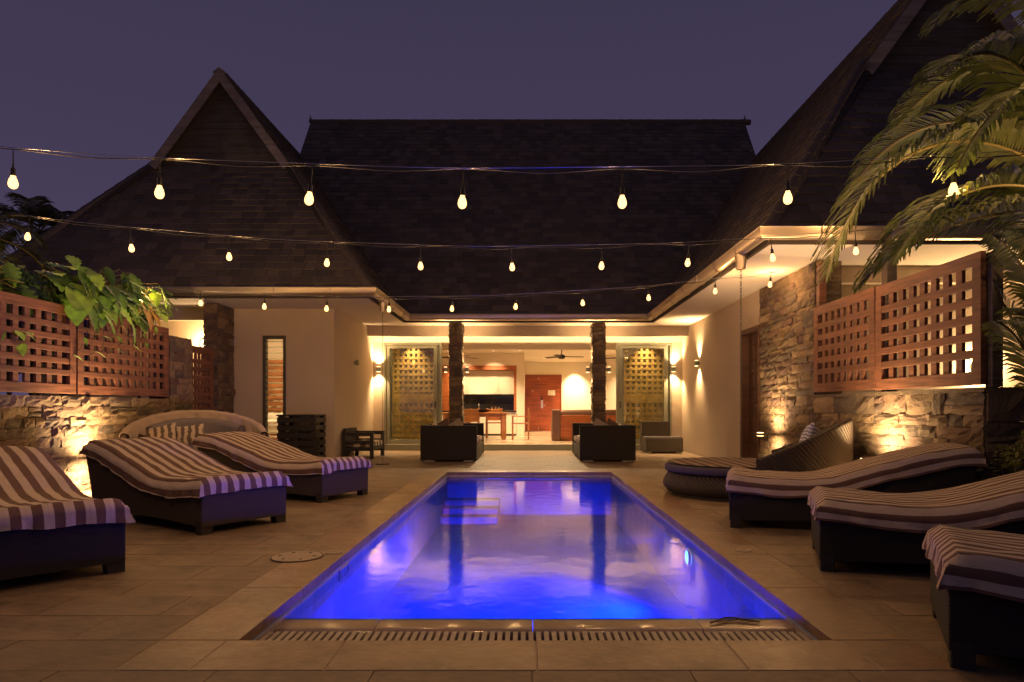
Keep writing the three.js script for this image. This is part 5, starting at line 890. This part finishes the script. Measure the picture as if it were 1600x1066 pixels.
{
  const mk = (n, sx, sy, sz, s0, s1, kinds, mats, lean) => Array.from({ length: n }, () => { const a = rr(0, 6.283), u = Math.sqrt(rnd()); return [u * Math.cos(a) * sx, rr(-0.5, 1) * sy, u * Math.sin(a) * sz, lean ? rr(-2.6, -0.5) : a, rr(-0.9, 0.15), rr(s0, s1), pick(kinds), pick(mats)]; });
  const G = 'plants behind the left stone wall';
  leafy('bright green philodendron spilling over the left lattice', -5.56, 2.46, 8.62, [
    [0.30, 0.06, 0.30, -1.75, -1.15, 0.40, 0, M.leaf2], [0.30, -0.06, 0.62, -2.2, -0.95, 0.38, 0, M.leaf2], [0.32, -0.05, -0.75, -1.5, -1.1, 0.34, 0, M.leafYellow], [0.28, 0.02, 0.05, -1.3, -0.8, 0.34, 0, M.leaf2], [0.30, -0.02, -0.28, -1.6, -1.1, 0.32, 0, M.leaf1],
    ...Array.from({ length: 46 }, () => [rr(0.24, 0.40), rr(-0.30, 0.34), rr(-0.95, 0.75), rr(-2.5, -0.6), rr(-1.25, -0.5), rr(0.20, 0.36), pick([1, 1, 1, 2, 0]), pick([M.leaf1, M.leaf2, M.leaf2, M.leaf1, M.leafYellow].slice(0, rnd() < 0.12 ? 5 : 4))]),
    ...mk(44, 0.40, 0.24, 0.80, 0.26, 0.42, [1, 1, 0], [M.leaf1, M.leaf1, M.leaf2], true), ...mk(30, 0.40, 0.30, 0.75, 0.22, 0.38, [1, 2], [M.leaf1, M.leaf2, M.leaf3], false)], true, 'plant', G);
  leafy('leafy climber at the far end of the left lattice', -5.50, 2.46, 9.65, [...mk(34, 0.32, 0.28, 0.40, 0.18, 0.32, [1, 2], [M.leaf1, M.leaf2], true), ...mk(16, 0.34, 0.26, 0.36, 0.18, 0.3, [1, 2], [M.leaf1, M.leaf3], false)], true, 'plant', G);
  leafy('dark fan leaved plant standing behind the left lattice', -6.0, 2.42, 7.6, mk(34, 0.40, 0.22, 0.5, 0.28, 0.46, [1], [M.leaf1, M.leaf1, M.leaf3], false), true, 'plant', G);
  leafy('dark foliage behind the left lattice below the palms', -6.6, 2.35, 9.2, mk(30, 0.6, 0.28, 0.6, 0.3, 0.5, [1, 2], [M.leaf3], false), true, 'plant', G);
  leafy('small green shoots poking through the lattice at the left edge', -5.50, 1.75, 7.25, mk(12, 0.16, 0.16, 0.22, 0.12, 0.2, [2, 1], [M.leaf2, M.leaf1], true), true, 'plant', G);
  { const t = thing('trailing_vine', 'thin vine trailing through the left lattice holes', 'vine', [-5.35, 0, -8.9]);
    for (let k = 0; k < 5; k++) { const z0 = -0.9 + k * 0.35, pts = []; for (let i = 0; i <= 8; i++) pts.push(V(0.02 + 0.05 * Math.sin(i * 1.1 + k), 2.28 - i * 0.06 * (1 + 0.2 * k), z0 + i * 0.05 + 0.04 * Math.sin(i * 2.1))); part('tendril', tube(pts, 0.004, 28, 5), M.bark, t); for (let i = 2; i < 8; i += 2) { const l = part('leaf', leafGeos[2], pick([M.leaf1, M.leaf2]), t); l.position.copy(pts[i]); l.rotation.set(rr(-0.8, 0.1), rr(-2.5, -0.5), 0, 'YXZ'); l.scale.setScalar(rr(0.10, 0.16)); } } }
}
function shrub(label, x, d, r, h, n, m, group) {
  const t = thing('shrub', label, 'shrub', [x, 0.0, -d], 0, group), tw = [], pos = [], uv = [], nor = [];
  for (let k = 0; k < 14; k++) { const a = k * 2.4, e = V(Math.cos(a) * r * rr(0.3, 0.85), h * rr(0.55, 0.95), Math.sin(a) * r * rr(0.3, 0.85)); tw.push(tube([V(0, 0, 0), e.clone().multiplyScalar(0.5).add(V(0, 0.05, 0)), e], 0.006, 8, 5));
    for (let j = 0; j < n / 14; j++) { const c = e.clone().lerp(V(0, h * 0.3, 0), rnd() * rnd() * 0.7).add(V(rr(-1, 1), rr(-0.8, 1), rr(-1, 1)).multiplyScalar(0.075)), dir = V(rr(-1, 1), rr(-0.2, 1), rr(-1, 1)).normalize(), s = dir.clone().cross(V(rr(-1, 1), rr(-1, 1), rr(-1, 1))).normalize(), L = rr(0.03, 0.055), w = L * 0.3; const A = c, B = c.clone().addScaledVector(dir, L * 0.5).addScaledVector(s, w), C = c.clone().addScaledVector(dir, L), D = c.clone().addScaledVector(dir, L * 0.5).addScaledVector(s, -w); for (const z of [A, B, C, A, C, D]) { pos.push(z.x, z.y, z.z); uv.push(z.x, z.y); } } }
  part('twigs', merge(tw), M.bark, t); const g = new THREE.BufferGeometry(); g.setAttribute('position', new THREE.Float32BufferAttribute(pos, 3)); g.setAttribute('uv', new THREE.Float32BufferAttribute(uv, 2)); g.computeVertexNormals(); part('foliage', g, m, t).userData.kind = 'stuff';
}
shrub('yellow green shrub at the near end of the right stone wall', 3.86, 5.20, 0.32, 0.80, 1500, M.shrub, 'shrubs in the right garden bed');
shrub('dark green shrub under the cane palms', 4.55, 5.1, 0.40, 0.72, 1000, M.leaf3, 'shrubs in the right garden bed');
// trees beyond the left wall
function tree(label, x, d, h, r, n) {
  const t = thing('garden_tree', label, 'tree', [x, 0, -d], 0, 'trees beyond the left wall'), limbs = [tube([V(0, 0, 0), V(0.1, h * 0.35, 0.05), V(0, h * 0.7, 0)], 0.13, 14, 8)], pos = [], uv = [];
  for (let k = 0; k < 16; k++) { const a = k * 2.399, e = V(Math.cos(a) * r * rr(0.3, 0.9), h * rr(0.55, 1.0), Math.sin(a) * r * rr(0.3, 0.9)); limbs.push(tube([V(0, h * 0.4, 0), e.clone().multiplyScalar(0.6).setY(h * 0.6), e], 0.03, 8, 5));
    for (let j = 0; j < n / 16; j++) { const c = e.clone().add(V(rr(-1, 1), rr(-0.7, 0.7), rr(-1, 1)).multiplyScalar(0.45)), dir = V(rr(-1, 1), rr(-1, 0.6), rr(-1, 1)).normalize(), s = dir.clone().cross(V(rr(-1, 1), rr(-1, 1), rr(-1, 1))).normalize(), L = rr(0.12, 0.24), w = L * 0.28; for (const z of [c, c.clone().addScaledVector(dir, L * 0.5).addScaledVector(s, w), c.clone().addScaledVector(dir, L), c, c.clone().addScaledVector(dir, L), c.clone().addScaledVector(dir, L * 0.5).addScaledVector(s, -w)]) { pos.push(z.x, z.y, z.z); uv.push(z.x, z.y); } } }
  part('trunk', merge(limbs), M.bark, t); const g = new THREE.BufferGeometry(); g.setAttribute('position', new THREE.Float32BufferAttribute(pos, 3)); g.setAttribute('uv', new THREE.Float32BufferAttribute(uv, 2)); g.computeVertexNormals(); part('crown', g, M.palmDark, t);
}
tree('dark leafy tree at the far left beyond the lattice', -11.5, 12.5, 3.9, 1.3, 2600);
tree('dark leafy tree behind the left lattice by the bulb', -9.0, 11.0, 3.1, 1.1, 2200);

renderer.render(scene, camera);
